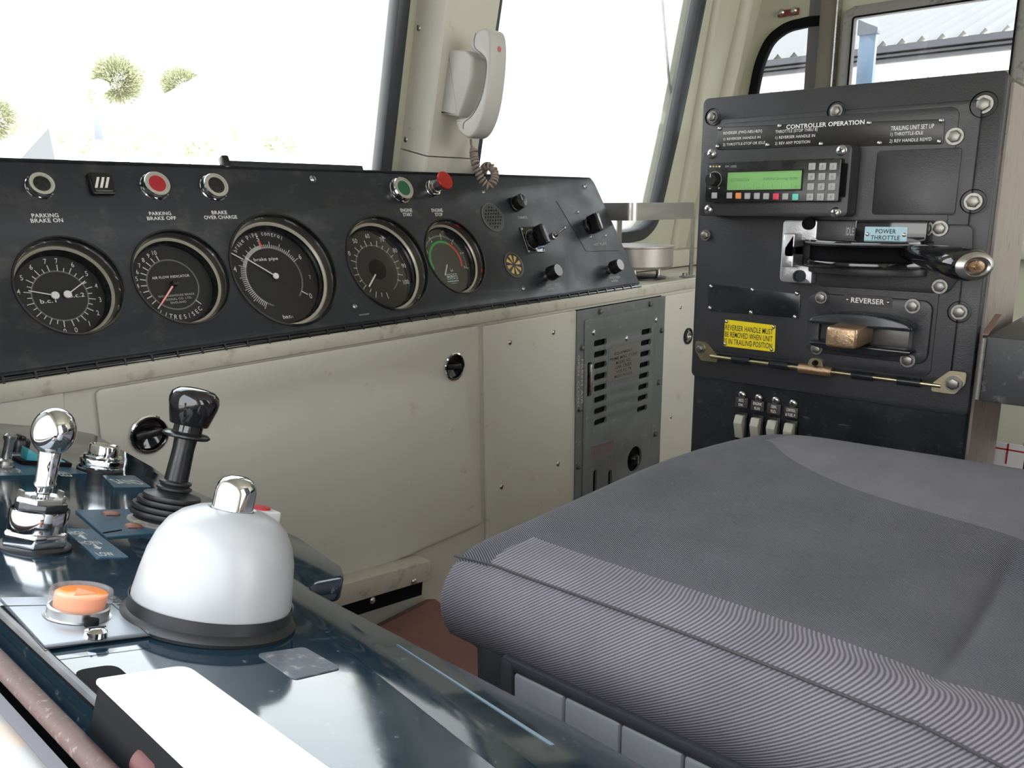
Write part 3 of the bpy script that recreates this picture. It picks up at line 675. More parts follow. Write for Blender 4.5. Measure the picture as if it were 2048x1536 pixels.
# striped warning disc
b = MB(); b.lathe([(.0265, 0), (.0265, .0015), (.0225, .0022), (.0215, .001)], mat('ring_brown', (.075, .065, .06), .5), seg=48); b.lathe([(0, .001), (.0215, .001)], FACE)
for i in range(8):
    a = R(i*45+12); b.prism([(.0045, -.0003), (.0195, -.0042), (.0200, 0), (.0195, .0042), (.0045, .0003)], .0011, .0014, ORW, T=M4.Rotation(a, 4, 'Z'))
lab(b.done('sunflower_indicator', con, M4.Translation((yw.x, yw.y, 0))), 'round disc with yellow and black wedges')
# fluted dimmer knob
p = C.at(1042, 402, .018); b = MB(); pts = []
for i in range(48): a = 2*PI*i/48; rr = .0135+.0012*abs(math.cos(4*a))**.5; pts.append((rr*math.cos(a), rr*math.sin(a)))
b.prism(pts, .006, .022, BLK, bev=.0016); b.lathe([(.0155, 0), (.0155, .005), (.012, .007)], BLK); b.box((0, .006, .0225), (.0016, .011, .0008), LBL)
lab(b.done('dimmer_knob', con, M4.Translation((p.x, p.y, 0))), 'fluted black dimmer knob')
# rotary switch with square plate
q = [C.at(*s) for s in ((1027, 447), (1072, 446), (1100, 512), (1058, 514))]
cu = sum((s.x for s in q))/4; cv = sum((s.y for s in q))/4
b = MB(); b.prism(rrect(-.0275, -.0275, .0275, .0275, .002), 0, .002, GLO, bev=.0004); b.box((-.0272, 0, .0022), (.0008, .053, .0006), GPR)
arc(b, .0205, .0212, 0, 360, GPR, .0023, 60)
o = lab(b.done('rotary_switch', con, M4.Translation((cu, cv, 0))), 'square black rotary switch')
b = MB(); b.lathe([(.018, .002), (.018, .008), (.015, .012), (.0145, .016)], BLK); b.prism(rpoly([(-.0065, -.0205), (.0065, -.0205), (.009, 0), (.0065, .019), (0, .022), (-.0065, .019), (-.009, 0)], .003), .014, .036, BLK, bev=.002, T=M4.Rotation(R(8), 4, 'Z')); b.done('handle', o)
b = MB(); b.box((.001, -.0215, .014), (.010, .004, .012), mat('blue_tip', (.25, .38, .62), .4), bev=.001); lab(b.done('pointer', o), 'pale blue pointer end')
for sx in (-1, 1):
    for sy in (-1, 1): fastener(rivet, .0024, 'screw', o, M4.Translation((sx*.0235, sy*.0235, .002)))
# toggle
p = C.at(1107, 472); b = MB(); b.lathe([(.0075, 0), (.0075, .003), (.005, .004), (.005, .008), (.0035, .010)], STL, seg=24)
o = lab(b.done('toggle_switch', con, M4.Translation((p.x, p.y, 0))), 'small steel toggle switch')
b = MB(); b.tube([(0, 0, .007), (.006, .004, .018), (.010, .007, .026)], lambda t: .0013+.0011*t, STL); b.lathe([(0, .0032), (.0023, .002), (.003, 0), (.0023, -.002), (0, -.0032)], CHR, T=M4.Translation((.010, .007, .026)), seg=16); b.done('lever', o)
# hot plate selector knob
p = C.at(1192, 447, .018); b = MB(); b.lathe([(.0175, 0), (.0175, .003), (.015, .008)], BLK)
b.prism(rpoly([(-.0085, -.0205), (.0085, -.0205), (.0085, .0205), (-.0085, .0205)], .005), .006, .032, GLO, bev=.002); b.box((0, .014, .0325), (.0012, .01, .0005), WHT)
o = lab(b.done('selector_knob', con, M4.Translation((p.x-.006, p.y, 0))), 'black bar knob above HOT PLATE')
for px, py in ((1156, 424), (1181, 474), (1211, 471)): fastener(rivet, .0036, 'screw', con, M4.Translation(C.at(px, py)))
for (px, py, l) in ((1117, 540, 'black knob with grey face above WINDSCREEN WIPER - LEFT'), (1241, 529, 'black knob with blue grey face near the right corner of the panel')):
    p = C.at(px, py, .032); b = MB(); b.lathe([(.010, 0), (.010, .006), (.009, .010)], STL, seg=30); b.lathe([(.0085, .008), (.0152, .010), (.0152, .012), (.0135, .030), (.0125, .032)], BLK, seg=40); b.lathe([(.0125, .032), (.012, .0325), (0, .0325)], BTN, seg=40)
    lab(b.done('wiper_knob', con, M4.Translation((p.x, p.y, 0))), l)

# ================================================================== SIDE DESK (tilted towards the driver)
AD = R(17.5)
D = Frame((.29, 0, -.238), (math.cos(AD), 0, -math.sin(AD)), (0, 1, 0))
desk = thing('side_desk', 'glossy dark blue-black side desk carrying the brake levers and white dome', 'desk', D.m)
dl = D.at(188, 1407).x
pts = [(dl, -.35), (dl, .985)]
for q in ((120, 851), (190, 868), (310, 935), (345, 960), (600, 1075), (684, 1132), (690, 1155), (632, 1166), (618, 1176), (1130, 1440), (1300, 1536)):
    p = D.at(*q); pts.append((p.x, min(p.y, .985)))
pts.append((pts[-1][0]-.006, -.35))
b = MB(); b.prism(rpoly(pts[::-1], [.01, .0, 0, .004, .005, .006, .004, .0, 0, 0, 0, 0, .004, .002]), -.016, 0, DSK, bev=.0022); b.done('top', desk)
b = MB(); b.tube([(dl+.0005, -.34, .0005), (dl+.0005, .98, .0005)], .0022, BLK, seg=8); lab(b.done('edge_strip', desk), 'black edging along the window side')
b = MB(); TW = D.m.inverted() @ YZ
b2 = M4(((1, 0, 0, 0), (0, 0, 1, 0), (0, 1, 0, 0), (0, 0, 0, 1)))
b.prism([(.10, FLOOR+.001), (.10, -.21), (.225, -.25), (.225, FLOOR+.001)], -.35, .95, STG, T=D.m.inverted() @ b2); lab(b.done('cabinet', desk), 'dark cabinet under the desk top')
def dplate(px, m, th=.0006, r=.0015, z=0): 
    return quad(D, px, z, r)
b = MB(); b.prism(quad(D, ((125, 1058), (183, 1060), (258, 1117), (192, 1117)), 0, .002), 0, .0007, DPL)
words(b, D, 'HIGH', 138, 1067, 168, 1066, 7, GPR, .0008); words(b, D, 'HORN', 161, 1087, 199, 1085, 7, GPR, .0008); words(b, D, 'LOW', 196, 1110, 224, 1107, 7, GPR, .0008)
for (x, y, s) in ((165, 1077, 1), (193, 1096, -1)):
    p = D.at(x, y); b.prism([(p.x-.0008, p.y-s*.004), (p.x+.0008, p.y-s*.004), (p.x+.0008, p.y+s*.0015), (p.x+.0024, p.y+s*.0015), (p.x, p.y+s*.005), (p.x-.0024, p.y+s*.0015), (p.x-.0008, p.y+s*.0015)][::s], .0007, .0010, GPR)
lab(b.done('horn_label', desk), 'blue label reading HIGH, HORN, LOW with two arrows')
b = MB(); b.prism(quad(D, ((205, 952), (268, 952), (302, 975), (228, 976)), 0, .001), 0, .0006, DPL); words(b, D, 'SAND', 228, 964, 279, 964, 8, GPR, .0007); lab(b.done('sand_label', desk), 'blue label reading SAND')
b = MB(); b.prism(quad(D, ((-60, 908), (60, 905), (175, 948), (-20, 953)), 0, .001), 0, .0006, DPL); words(b, D, 'END STOP', -10, 941, 38, 940, 8, GPR, .0007); words(b, D, 'SPEED', 100, 948, 138, 948, 8, GPR, .0007); words(b, D, 'AWS', 12, 912, 42, 911, 6, GPR, .0007); lab(b.done('stop_label', desk), 'long blue label reading END STOP and SPEED')
b = MB(); b.prism(quad(D, ((150, 1022), (258, 1020), (330, 1066), (212, 1076)), 0, .001), 0, .0008, DPL)
b.tube([D.at(206, 1066, .001), D.at(243, 1060, .001)], .0005, BLM, seg=6); lab(b.done('base_label', desk), 'blue plate under the joystick with rusty screws')
RS = mat('rusty_screw', (.20, .085, .06), .6, .4, var=.3, vscale=200)
for x, y in ((222, 1031), (266, 1056)):
    b = MB(); b.lathe([(0, .003), (.0035, .003), (.0055, .002), (.0062, 0)], RS, T=M4.Translation(D.at(x, y)), seg=20); b.box(D.at(x, y, .003), (.006, .001, .0006), BPR); lab(b.done('screw', desk), 'rusty screw')
b = MB(); b.prism(quad(D, ((513, 1310), (608, 1296), (682, 1338), (588, 1360)), 0, .003), 0, .0006, mat('worn_sticker', (.11, .12, .14), .35, var=.3, vscale=120, dirt=(.3, .28, .27), dirt_amt=.14, dscale=160)); lab(b.done('sticker', desk), 'worn grey sticker')
b = MB(); b.prism(quad(D, ((143, 1344), (230, 1330), (330, 1420), (240, 1440)), 0, .006), 0, .0005, BLM); lab(b.done('grip_tape', desk), 'black anti-slip patch')
b = MB(); b.prism(quad(D, ((792, 1288), (800, 1292), (1110, 1490), (1100, 1490)), 0, .001), 0, .0002, mat('scrape', (.14, .19, .24), .3)); lab(b.done('scratch', desk), 'long pale scratch')

def stand_on(px, py, extra=0.0, ey=0.0, sz=1.0, sr=1.0):
    p = D.at(px, py); return D.m @ M4.Translation((p.x, p.y, 0)) @ M4.Rotation(extra, 4, 'Y') @ M4.Rotation(ey, 4, 'X') @ M4.Diagonal((sr, sr, sz, 1)), p
# chrome ball lever
T, p = stand_on(68, 1093, R(-1.5), sz=.80, sr=.86)
t = thing('horn_lever', 'chrome ball-topped lever in a hexagonal collar at the left of the desk', 'lever', T)
b = MB(); b.lathe([(.0225, 0), (.0225, .0015), (.0205, .003), (0, .003)], RUB, seg=40); lab(b.done('washer', t), 'black rubber washer')
b = MB(); b.prism(hexa(.0212, 8), .003, .0135, CHR, bev=.0016); b.lathe([(.0182, .013), (.0182, .0265), (.0178, .028), (.0165, .0282), (.0162, .026)], CHR, seg=48); b.done('collar', t)
b = MB(); b.prism([(x, y) for x, y in hexa(.0168, 20)], .0265, .0335, STG, bev=.001); b.lathe([(.0155, .0335), (.0155, .036), (.0145, .037), (.008, .036), (.007, .030)], STL, seg=6); b.box((-.012, .004, .037), (.002, .007, .007), BOLT); b.box((.012, .002, .037), (.002, .007, .007), BOLT); lab(b.done('gland_nut', t), 'dark grey gland nut')
b = MB(); b.lathe([(.0042, .028), (.0042, .039), (.0052, .040), (.0056, .044), (.0068, .045), (.0070, .0465), (.0062, .048), (.0066, .060), (.0072, .070), (.0060, .074)], CHR, seg=32); b.done('shaft', t)
b = MB(); r = .0143*.97; zc = .0845; b.lathe([(r*math.sin(PI*i/20), zc-r/.8*math.cos(PI*i/20)) for i in range(21)], CHR, seg=48); lab(b.done('ball_knob', t), 'mirror chrome ball')
# small toggle with black cap
T, p = stand_on(8, 936)
t = thing('toggle_lever', 'small metal toggle at the far left edge beside the chrome ball lever', 'switch', T)
b = MB(); b.prism(hexa(.008), 0, .003, BOLT, bev=.0005); b.lathe([(.006, .003), (.006, .006), (.0035, .008)], STL, seg=20); b.done('base', t)
b = MB(); b.lathe([(.0036, .006), (.0036, .022), (.0048, .024), (.005, .027), (.003, .029), (0, .029)], STL, seg=20); b.done('stem', t)
T, p = stand_on(38, 893)
t = thing('rotary_knob', 'small black knob behind the toggle at the far left of the desk', 'knob', T)
b = MB(); b.lathe([(.009, 0), (.009, .006), (.0075, .008), (0, .008)], BLK, seg=24); b.prism([(-.002, -.008), (.002, -.008), (.0015, .008), (-.0015, .008)], .007, .011, BLK, bev=.0006); b.done('cap', t)
# teal rocker
T, p = stand_on(84, 928)
t = thing('rocker_switch', 'teal and black rocker switch half hidden behind the chrome lever', 'switch', T)
b = MB(); b.prism(rrect(-.021, -.012, .021, .012, .003), 0, .004, BLM, bev=.001); b.done('bezel', t)
b = MB(); b.prism([(-.016, .003), (.016, .003), (.016, .005), (0, .006), (-.016, .014)], -.008, .008, mat('teal', (.05, .32, .38), .25), T=XZ, bev=.0008); lab(b.done('rocker', t), 'teal rocker')
# sand button
T, p = stand_on(200, 940, sr=.92)
t = thing('sand_button', 'chrome stepped push button above the SAND label', 'push button', T)
b = MB(); b.lathe([(.0212, 0), (.0212, .0015), (.020, .0025)], RUB, seg=40); b.lathe([(.0200, .0025), (.0202, .004), (.0185, .0045)], CHR, seg=40); b.prism(hexa(.0208, 25), .0042, .0105, CHR, bev=.001); b.lathe([(.0172, .0105), (.0178, .0125), (.0172, .0138), (.0146, .0140)], CHR, seg=44); b.done('housing', t)
b = MB(); b.lathe([(.0142, .013), (.0142, .022), (.0135, .0232), (.0120, .0232), (.0112, .0225), (0, .0225)], CHR, seg=44); b.done('plunger', t)
# black joystick
T, p = stand_on(332, 1046, R(2.0), sz=.92)
t = thing('joystick', 'black joystick with flared knob and ribbed rubber gaiter', 'joystick', T)
b = MB(); prof = [(.0215, 0), (.022, .002), (.0205, .004)]
for i, (r, z) in enumerate(((.0262, .008), (.0258, .0125), (.0232, .017), (.0200, .0208))):
    prof += [(r-.0035, z-.0028), (r-.0006, z-.0018), (r, z), (r-.0006, z+.0018)]
prof += [(.013, .0245), (.0105, .026), (.0122, .0275), (.0122, .029), (.0098, .0305), (.0112, .032), (.0112, .0335), (.0082, .0345)]
b.lathe(prof, RUB, seg=48); lab(b.done('gaiter', t), 'ribbed rubber gaiter')
b = MB(); b.lathe([(.0084, .033), (.0076, .060), (.0082, .0700)], BLK, seg=36); b.done('shaft', t)
b = MB(); b.lathe([(.008, .0682), (.0150, .0686), (.0165, .0700), (.0165, .0712), (.0148, .0726), (.0095, .0735)], BLK, seg=44); b.done('disc', t)
b = MB(); b.lathe([(.0102, .072), (.0102, .0785), (.0130, .0788), (.0136, .0795), (.0172, .094), (.0176, .0985), (.0165, .1035), (.0125, .1070), (.006, .1085), (0, .1088)], GLO, seg=48); b.done('knob', t)
b = MB(); b.lathe([(.0265, 0), (.0265, .0012), (.0225, .0028)], mat('gaiter_ring', (.18, .17, .16), .6, dirt=(.3, .26, .2), dirt_amt=.2, dscale=200), seg=40); lab(b.done('ring', t), 'dusty ring around the gaiter')
# grey box with red top behind the dome
T, p = stand_on(513, 1052)
t = thing('alarm_button', 'pale grey box with a red top, just behind the white dome', 'button', T)
b = MB(); b.prism(rrect(-.012, -.014, .012, .014, .003), 0, .014, HAND, bev=.002); b.done('body', t)
b = MB(); b.lathe([(.008, .014), (.008, .0155), (0, .0162)], RED); lab(b.done('red_cap', t), 'red top')
# white dome
T, p = stand_on(418, 1238, R(0.8), sz=.865, sr=.935)
t = thing('dome_valve', 'large white plastic dome with chrome cap on the side desk', 'valve', T)
b = MB(); b.lathe([(0.02, 0), (.0445, 0), (.0452, .002), (.0440, .004), (.0420, .0055), (.0415, .012), (.0425, .0125)], RUB, seg=72); lab(b.done('base_ring', t), 'black rubber base ring')
b = MB(); b.lathe([(.0410, .0105), (.0410, .013), (.0396, .026), (.0378, .038), (.0352, .047), (.0310, .0550), (.0255, .0602), (.0190, .0636), (.0128, .0652), (.0116, .0645), (.0112, .062)], DOME, seg=72); lab(b.done('dome', t), 'white dome')
b = MB(); b.lathe([(.0108, .055), (.0108, .0755), (.0100, .0792), (.0080, .0822), (.0045, .0840), (0, .0845)], CHR, seg=44); lab(b.done('chrome_cap', t), 'polished chrome cap')
# hazard button on its plate
T, p = stand_on(152, 1243)
Ti = M4.Translation((-p.x, -p.y, 0))
t = thing('hazard_button', 'orange lit-style push button on a silver HAZARD plate', 'push button', T)
b = MB(); b.prism(quad(D, ((-2, 1207), (229, 1203), (316, 1274), (86, 1305)), 0, .001), .001, .0030, PLATE, bev=.0004, T=Ti)
fr_ = [D.at(*q, .0031) for q in ((8, 1212), (224, 1208), (300, 1272), (90, 1297))]
b.tube([tuple(q) for q in fr_], .00022, BPR, seg=5, closed=True, T=Ti)
q0 = D.at(258, 1252); q1 = D.at(222, 1200)
b.text('HAZARD', ((q0.x+q1.x)/2-p.x+.0015, (q0.y+q1.y)/2-p.y), .030, .0048, BPR, ang=PI/2, z=.0031); lab(b.done('plate', t), 'silver plate reading HAZARD')
b = MB(); HS = M4.Diagonal((.86, .86, .80, 1)); b.lathe([(.0165, .0042), (.0160, .0042), (.0152, .004), (.0152, .0092), (.0140, .0098)], STL, seg=48, T=HS); b.done('bezel', t)
b = MB(); b.lathe([(.0125, .009), (.0128, .0165), (.0118, .0172), (0, .0172)], AMB, seg=44, T=HS); b.prism([(-.006, -.005), (.006, -.005), (0, .006)], .0172, .0175, mat('amber_dark', (.62, .20, .06), .4), T=HS); lab(b.done('amber_cap', t), 'orange cap with a triangle')
b = MB(); b.lathe([(.0152, .0095), (.0155, .0170), (.0150, .0188), (.0135, .0190), (.0131, .0180), (.0129, .0095)], CLR, seg=48, T=HS); lab(b.done('guard_ring', t), 'clear plastic collar')
b = MB(); b.lathe([(0, .004), (.003, .0038), (.0046, .0025), (.005, 0)], CHR, seg=24); b.box((0, 0, .0041), (.0075, .0009, .0005), BPR); q = D.at(190, 1273, .003); b.done('screw', t, Ti @ M4.Translation(q))
b = MB(); b.lathe([(0, .0035), (.0028, .003), (.003, 0)], BLM, seg=16); q = D.at(163, 1252, .003); b.done('peg', t, Ti @ M4.Translation(q) @ M4.Translation((.0025, -.0035, .001)))
# white paddle handle
q = [D.at(*s, .019) for s in ((190, 1356), (374, 1328), (668, 1540), (395, 1550))]
d = (q[2]-q[1]).normalized(); e = (q[3]-q[0]).normalized()
T, p = D.m @ M4.Translation((q[0].x, q[0].y, 0)), q[0]; Ti = M4.Translation((-p.x, -p.y, 0))
t = thing('brake_paddle', 'long white flat-topped handle bar at the near end of the desk', 'handle', T)
far = [q[0], q[1], q[1]+d*.34, q[0]+e*.33]
b = MB(); b.prism(rpoly([(s.x, s.y) for s in far][::-1], [.0, .0, .006, .002]), .0172, .019, WBAR, bev=.0006, T=Ti); lab(b.done('cover', t), 'white painted top')
inn = [q[0]+V((.0012, -.001, 0)), q[1]+V((-.002, -.001, 0)), q[1]+d*.33+V((-.002, 0, 0)), q[0]+e*.33+V((.0012, 0, 0))]
b = MB(); b.prism([(s.x, s.y) for s in inn][::-1], .0008, .0172, BLM, T=Ti); lab(b.done('body', t), 'black block filling the dark gap under the bar')  # black solid stands in for the shaded gap under the bar
T2 = D.at(318, 1512, .006); T2w = D.m @ M4.Translation((T2.x-.005, T2.y, .006))
t = thing('cable_plug', 'small dark red plug beside the white handle bar', 'plug', T2w)
b = MB(); b.lathe([(0, 0), (.0045, 0), (.005, .002), (.005, .011), (.0035, .013)], mat('plug_red', (.07, .012, .012), .6), T=M4.Rotation(PI/2, 4, 'X'), seg=24); b.box((.004, .002, .004), (.006, .006, .006), bpy.data.materials['plug_red'], bev=.001); b.done('shell', t)
b = MB(); b.tube([(0, -.012, 0), (.003, -.03, -.001), (.008, -.06, -.001)], .0032, STL); b.done('cable', t)

# ================================================================== CONTROL STAND
XS = 1.07
S = Frame((XS, 0, 0), (0, -1, 0), (0, 0, 1))
cs = thing('control_stand', 'tall black metal control stand with radio, throttle and reverser', 'control stand', S.m)
tl = S.at(1408, 200); tr_ = S.at(2016, 176); bl_ = S.at(1373, 880)
ul, ur, vt2 = (S.at(1385, 600).x), S.at(1958, 700).x, tl.y
TS = M4(((0, 0, 0, 0), (0, 0, 0, 0), (0, 0, 0, 0), (0, 0, 0, 1)))
b = MB(); u_l = tl.x; u_r = tr_.x
b.box(((u_l+u_r)/2, (tl.y+FLOOR)/2, -.10), (u_r-u_l, tl.y-FLOOR-.002, .196), STG, bev=.008)
b.prism(rrect(u_l, -.255, u_r, tl.y+.0015, .008), -.004, .002, STD, bev=.0015)
lab(b.done('casing', cs), 'black casing')
# brown-grey painted side
b = MB(); b.box((u_r+.0015, (tl.y-.50)/2, -.105), (.003, tl.y+.50-.02, .18), mat('side_brown', (.29, .25, .225), .4, .3, var=.15, stretch=(1, 1, 6), dirt=(.03, .03, .03), dirt_amt=.10, dscale=30)); lab(b.done('side_panel', cs), 'bare brownish metal side panel')
# hinged front door plate with notches
NT = [(1426, 234, .0125), (1673, 222, .013), (1968, 209, .018), (1947, 403, .017), (1412, 470, .0135), (1919, 624, .017)]
dp = [S.at(*s, .011) for s in ((1438, 226), (1950, 205), (1940, 240), (1912, 760), (1404, 706), (1432, 300))]
pa, pb_, pc_ = S.at(1416, 240, .011), S.at(1958, 222, .011), S.at(1400, 704, .011)
o2 = [(pa.x-.004, pa.y), (pb_.x, pa.y), (pb_.x, pc_.y), (pa.x-.004, pc_.y)]
hol = []
b = MB(); b.plate(rrect(pa.x-.006, pc_.y, pb_.x+.002, pa.y, .006), hol, .002, .010, STD, bev=.0012)
b.plate(rrect(S.at(1440, 245, .012).x, S.at(1402, 715, .012).y+.012, S.at(1905, 245, .012).x+.006, pa.y-.006, .01), [], .010, .0120, STD, bev=.0008)
lab(b.done('front_door', cs), 'hinged black front plate')
for i, (x, y, r) in enumerate(((1426, 234, .0078), (1673, 222, .0078), (1968, 209, .0098), (1910, 273, .0095), (1947, 403, .0095), (1412, 470, .0076), (1919, 624, .0088), (1401, 697, .0072), (1907, 767, .0095), (1880, 457, .0090), (1880, 573, .0085), (1643, 595, .0078), (1826, 612, .0088), (1634, 697, .0078), (1816, 720, .0088))):
    off = .0125 if i in (3, 5) else (.003 if i in (0, 1, 2) else .0145)
    if i in (0, 1, 2, 4, 6):
        b = MB(); pz = S.at(x, y, .0105); b.lathe([(r*1.35, .0), (r*1.45, .0025)], BLM, seg=30); b.done('boss', cs, M4.Translation((pz.x, pz.y, .0095)))
    off = {0: .010, 1: .010, 2: .004, 3: .0122, 4: .011, 5: .0105, 6: .011, 7: .012, 8: .0125}.get(i, .019)
    fastener(hex_bolt, r, 'bolt', cs, M4.Translation(S.at(x, y, off)) @ M4.Rotation(i*.7, 4, 'Z'))
# shallow square panel
pq = [S.at(*s, .0125) for s in ((1755, 302), (1948, 298), (1940, 448), (1740, 452))]
b = MB(); b.prism(rrect(pq[0].x, pq[2].y+.01, pq[1].x-.012, pq[0].y, .004), .012, .0135, STD, bev=.0006); lab(b.done('blanking_plate', cs), 'blank raised square plate')
# instruction plate
b = MB(); b.prism(quad(S, ((1437, 254), (1890, 238), (1886, 288), (1433, 300)), .0135, .002), .012, .0138, mat('instruction_plate', (.018, .017, .017), .3), bev=.0003)
for s, x0, y0, x1, y1, h, bo in (('CONTROLLER OPERATION', 1573, 251, 1729, 247, 9, .03), ('REVERSER (FWD-NEU-REV)', 1447, 266, 1524, 264, 7.5, .008), ('1) REVERSER HANDLE IN', 1447, 278, 1521, 276, 6.5, .008), ('2) THROTTLE-STOP OR IDLE', 1446, 289, 1530, 287, 7, .008),
    ('THROTTLE (STOP THRU 8)', 1551, 263, 1635, 261, 8, .008), ('1) REVERSER HANDLE IN', 1551, 275, 1630, 273, 7.5, .008), ('2) REV ANY POSITION', 1550, 287, 1620, 285, 7.5, .008),
    ('TRAILING UNIT SET UP', 1782, 256, 1868, 253, 9, .008), ('1) THROTTLE-IDLE', 1781, 269, 1846, 267, 9, .008), ('2) REV HANDLE REM\'D', 1779, 282, 1863, 280, 9, .008)):
    words(b, S, s, x0, y0, x1, y1, h, WHT, .014, bo)
ip = lab(b.done('instruction_plate', cs), 'black instruction plate headed CONTROLLER OPERATION')
for x, y in ((1439, 257), (1559, 252), (1738, 246), (1883, 241), (1435, 293), (1535, 290), (1642, 288), (1759, 286), (1879, 283)): fastener(rivet, .0030, 'rivet', ip, M4.Translation(S.at(x, y, .014)))
# blank plate and yellow plate
b = MB(); b.prism(quad(S, ((1417, 567), (1601, 588), (1598, 637), (1415, 621)), .0135, .002), .012, .0134, STG, bev=.0004); o = lab(b.done('blank_plate', cs), 'black plate held by six rivets')
for x, y in ((1422, 573), (1505, 580), (1594, 587), (1420, 616), (1502, 625), (1590, 634)): fastener(rivet, .0032, 'rivet', o, M4.Translation(S.at(x, y, .0134)))
b = MB(); b.prism(quad(S, ((1450, 639), (1551, 651), (1549, 704), (1447, 692)), .0135, .002), .012, .0132, YEL)
words(b, S, 'REVERSER HANDLE MUST', 1451, 654, 1546, 664, 11, BPR, .0134, .006); words(b, S, 'BE REMOVED WHEN UNIT', 1450, 668, 1545, 678, 11, BPR, .0134, .006); words(b, S, 'IS IN TRAILING POSITION', 1449, 682, 1544, 692, 11, BPR, .0134, .006)
o = lab(b.done('warning_plate', cs), 'yellow warning plate about the reverser handle')
for x, y in ((1453, 643), (1547, 654), (1450, 688), (1543, 699)): fastener(rivet, .0026, 'rivet', o, M4.Translation(S.at(x, y, .0132)))
# lower hinge in brass
b = MB(); h0, h1 = S.at(1420, 713, .014), S.at(1875, 778, .014); yy = (pc_.y-.004)
h0 = V((S.at(1420, 713, .014).x, yy, .012)); h1 = V((S.at(1880, 779, .014).x, yy, .012))
b.tube([h0, h1], .0028, GLD, seg=10)
nseg = 6; L_ = (h1.x-h0.x)/(nseg*2-1)
for i in range(5): x = h0.x+L_*(2*i+1.7); b.tube([(x-L_*.48, yy, .012), (x+L_*.48, yy, .012)], .0052, STG, seg=12)
o = lab(b.done('hinge', cs), 'brass hinge rod with black knuckles')
cm = S.at(1629, 742, .016); b = MB(); b.tube([(cm.x-.022, yy, .013), (cm.x+.022, yy, .013)], .0068, BRS, seg=16); b.prism(rpoly([(cm.x-.012, yy), (cm.x-.008, yy+.016), (cm.x+.008, yy+.016), (cm.x+.012, yy)], .006), .012, .015, GLD); b.lathe([(0, .006), (.003, .005), (.0038, 0)], BLM, T=M4.Translation((cm.x, yy+.010, .015)), seg=14); lab(b.done('catch', o), 'brass catch in the middle of the hinge')
for x, y, s in ((1410, 706, -1), (1900, 772, 1)):
    p = S.at(x, y, .012); b = MB(); b.prism(rpoly([(p.x-s*.020, yy-.008), (p.x+s*.006, yy-.008), (p.x+s*.016, yy+.006), (p.x+s*.016, yy+.020), (p.x-s*.002, yy+.020), (p.x-s*.020, yy+.002)][::s], .003), .0105, .0122, GLD); lab(b.done('hinge_bracket', o), 'brass end bracket')
# four breaker switches with labels
for i, (x, y, l1, l2, nm) in enumerate(((1483, 840, 'ISO.', 'SW.', 'ISO. SW.'), (1515, 846, 'ENGINE', 'RUN', 'ENGINE RUN'), (1548, 851, 'GEN.', 'FLD.', 'GEN. FLD.'), (1582, 857, 'CONTROL', '& FUEL P.', 'CONTROL & FUEL P.'))):
    p = S.at(x, y, .004); b = MB(); b.prism(rrect(-.0085, -.045, .0085, .016, .002), .0, .004, BLK, bev=.0006); o = lab(b.done('breaker_switch', cs, M4.Translation((p.x, p.y-.004, 0))), 'beige lever switch labelled '+nm)
    b = MB(); b.prism([(.012, .004), (.013, .013), (.002, .018), (-.022, .010), (-.022, .004)], -.0062, .0062, BEIG, bev=.001, T=M4(((0, 0, 1, 0), (1, 0, 0, 0), (0, 1, 0, 0), (0, 0, 0, 1)))); b.box((0, .0035, .0162), (.009, .002, .001), GPR); lab(b.done('lever', o), 'beige lever')
    b = MB(); q = S.at(x, y-35+i, .002); b.prism(rrect(q.x-.0098, q.y-.0075, q.x+.0098, q.y+.0075, .001), .0005, .0028, BRNP, bev=.0003); b.text(l1, (q.x, q.y+.0034), .0125 if len(l1) > 4 else .008, .0042, WHT, z=.0029); b.text(l2, (q.x, q.y-.0034), .0145 if len(l2) > 4 else .008, .0042, WHT, z=.0029); lab(b.done('switch_label', cs), 'brown label reading '+nm)
    fastener(cross_screw, .0058, 'screw', cs, M4.Translation(S.at((1484, 1517, 1551, 1586)[i], (790, 796, 801, 807)[i], .001)))

# reverser unit
rv = [S.at(*s, .018) for s in ((1618, 582), (1862, 600), (1852, 735), (1608, 705))]
b = MB(); mo = [S.at(*s, .02) for s in ((1637, 628), (1828, 640), (1824, 700), (1633, 690))]
mx0, mx1 = mo[0].x+.002, mo[1].x; my1, my0 = mo[0].y-.004, mo[3].y+.004
b.plate(rrect(min(p.x for p in rv), S.at(1730, 716, .018).y, max(p.x for p in rv), S.at(1740, 594, .018).y, .012), [rrect(mx0, my0, mx1, my1, .006)], .011, .019, STD, bev=.0015)
b.box(((mx0+mx1)/2, (my0+my1)/2, .004), (mx1-mx0+.01, my1-my0+.01, .003), BLM)
b.box((mx1-.028, (my0+my1)/2, .010), (.046, my1-my0-.004, .006), mat('worn_grey', (.16, .15, .14), .35, .4, var=.3, vscale=60), bev=.002)
cxm = (mx0+mx1)/2; hw = (mx1-mx0)/2+.006
def lens(d): return [(cxm-hw, 0), *[(cxm+hw*math.sin(R(-80+160*i/16)), .017+d*math.cos(R(-90+180*i/16))) for i in range(17)], (cxm+hw, 0)]
def lensbar(v0, v1, d, m):
    b.prism(lens(d), v0, v1, m, bev=.0018, T=M4(((1, 0, 0, 0), (0, 0, 1, 0), (0, 1, 0, 0), (0, 0, 0, 1))))
b.prism([(cxm-hw, my1-.005), (cxm+hw, my1-.005), *[(cxm+hw*math.cos(R(a)), my1-.001+.013*math.sin(R(a))**1.3) for a in range(12, 169, 12)]], .012, .046, STG, bev=.003)
b.prism([(cxm+hw, my0+.004), (cxm-hw, my0+.004), *[(cxm-hw*math.cos(R(a)), my0+.001-.008*math.sin(R(a))) for a in range(12, 169, 12)]], .012, .040, STG, bev=.003)
ru = lab(b.done('reverser_unit', cs), 'black reverser quadrant with bowed hoods')
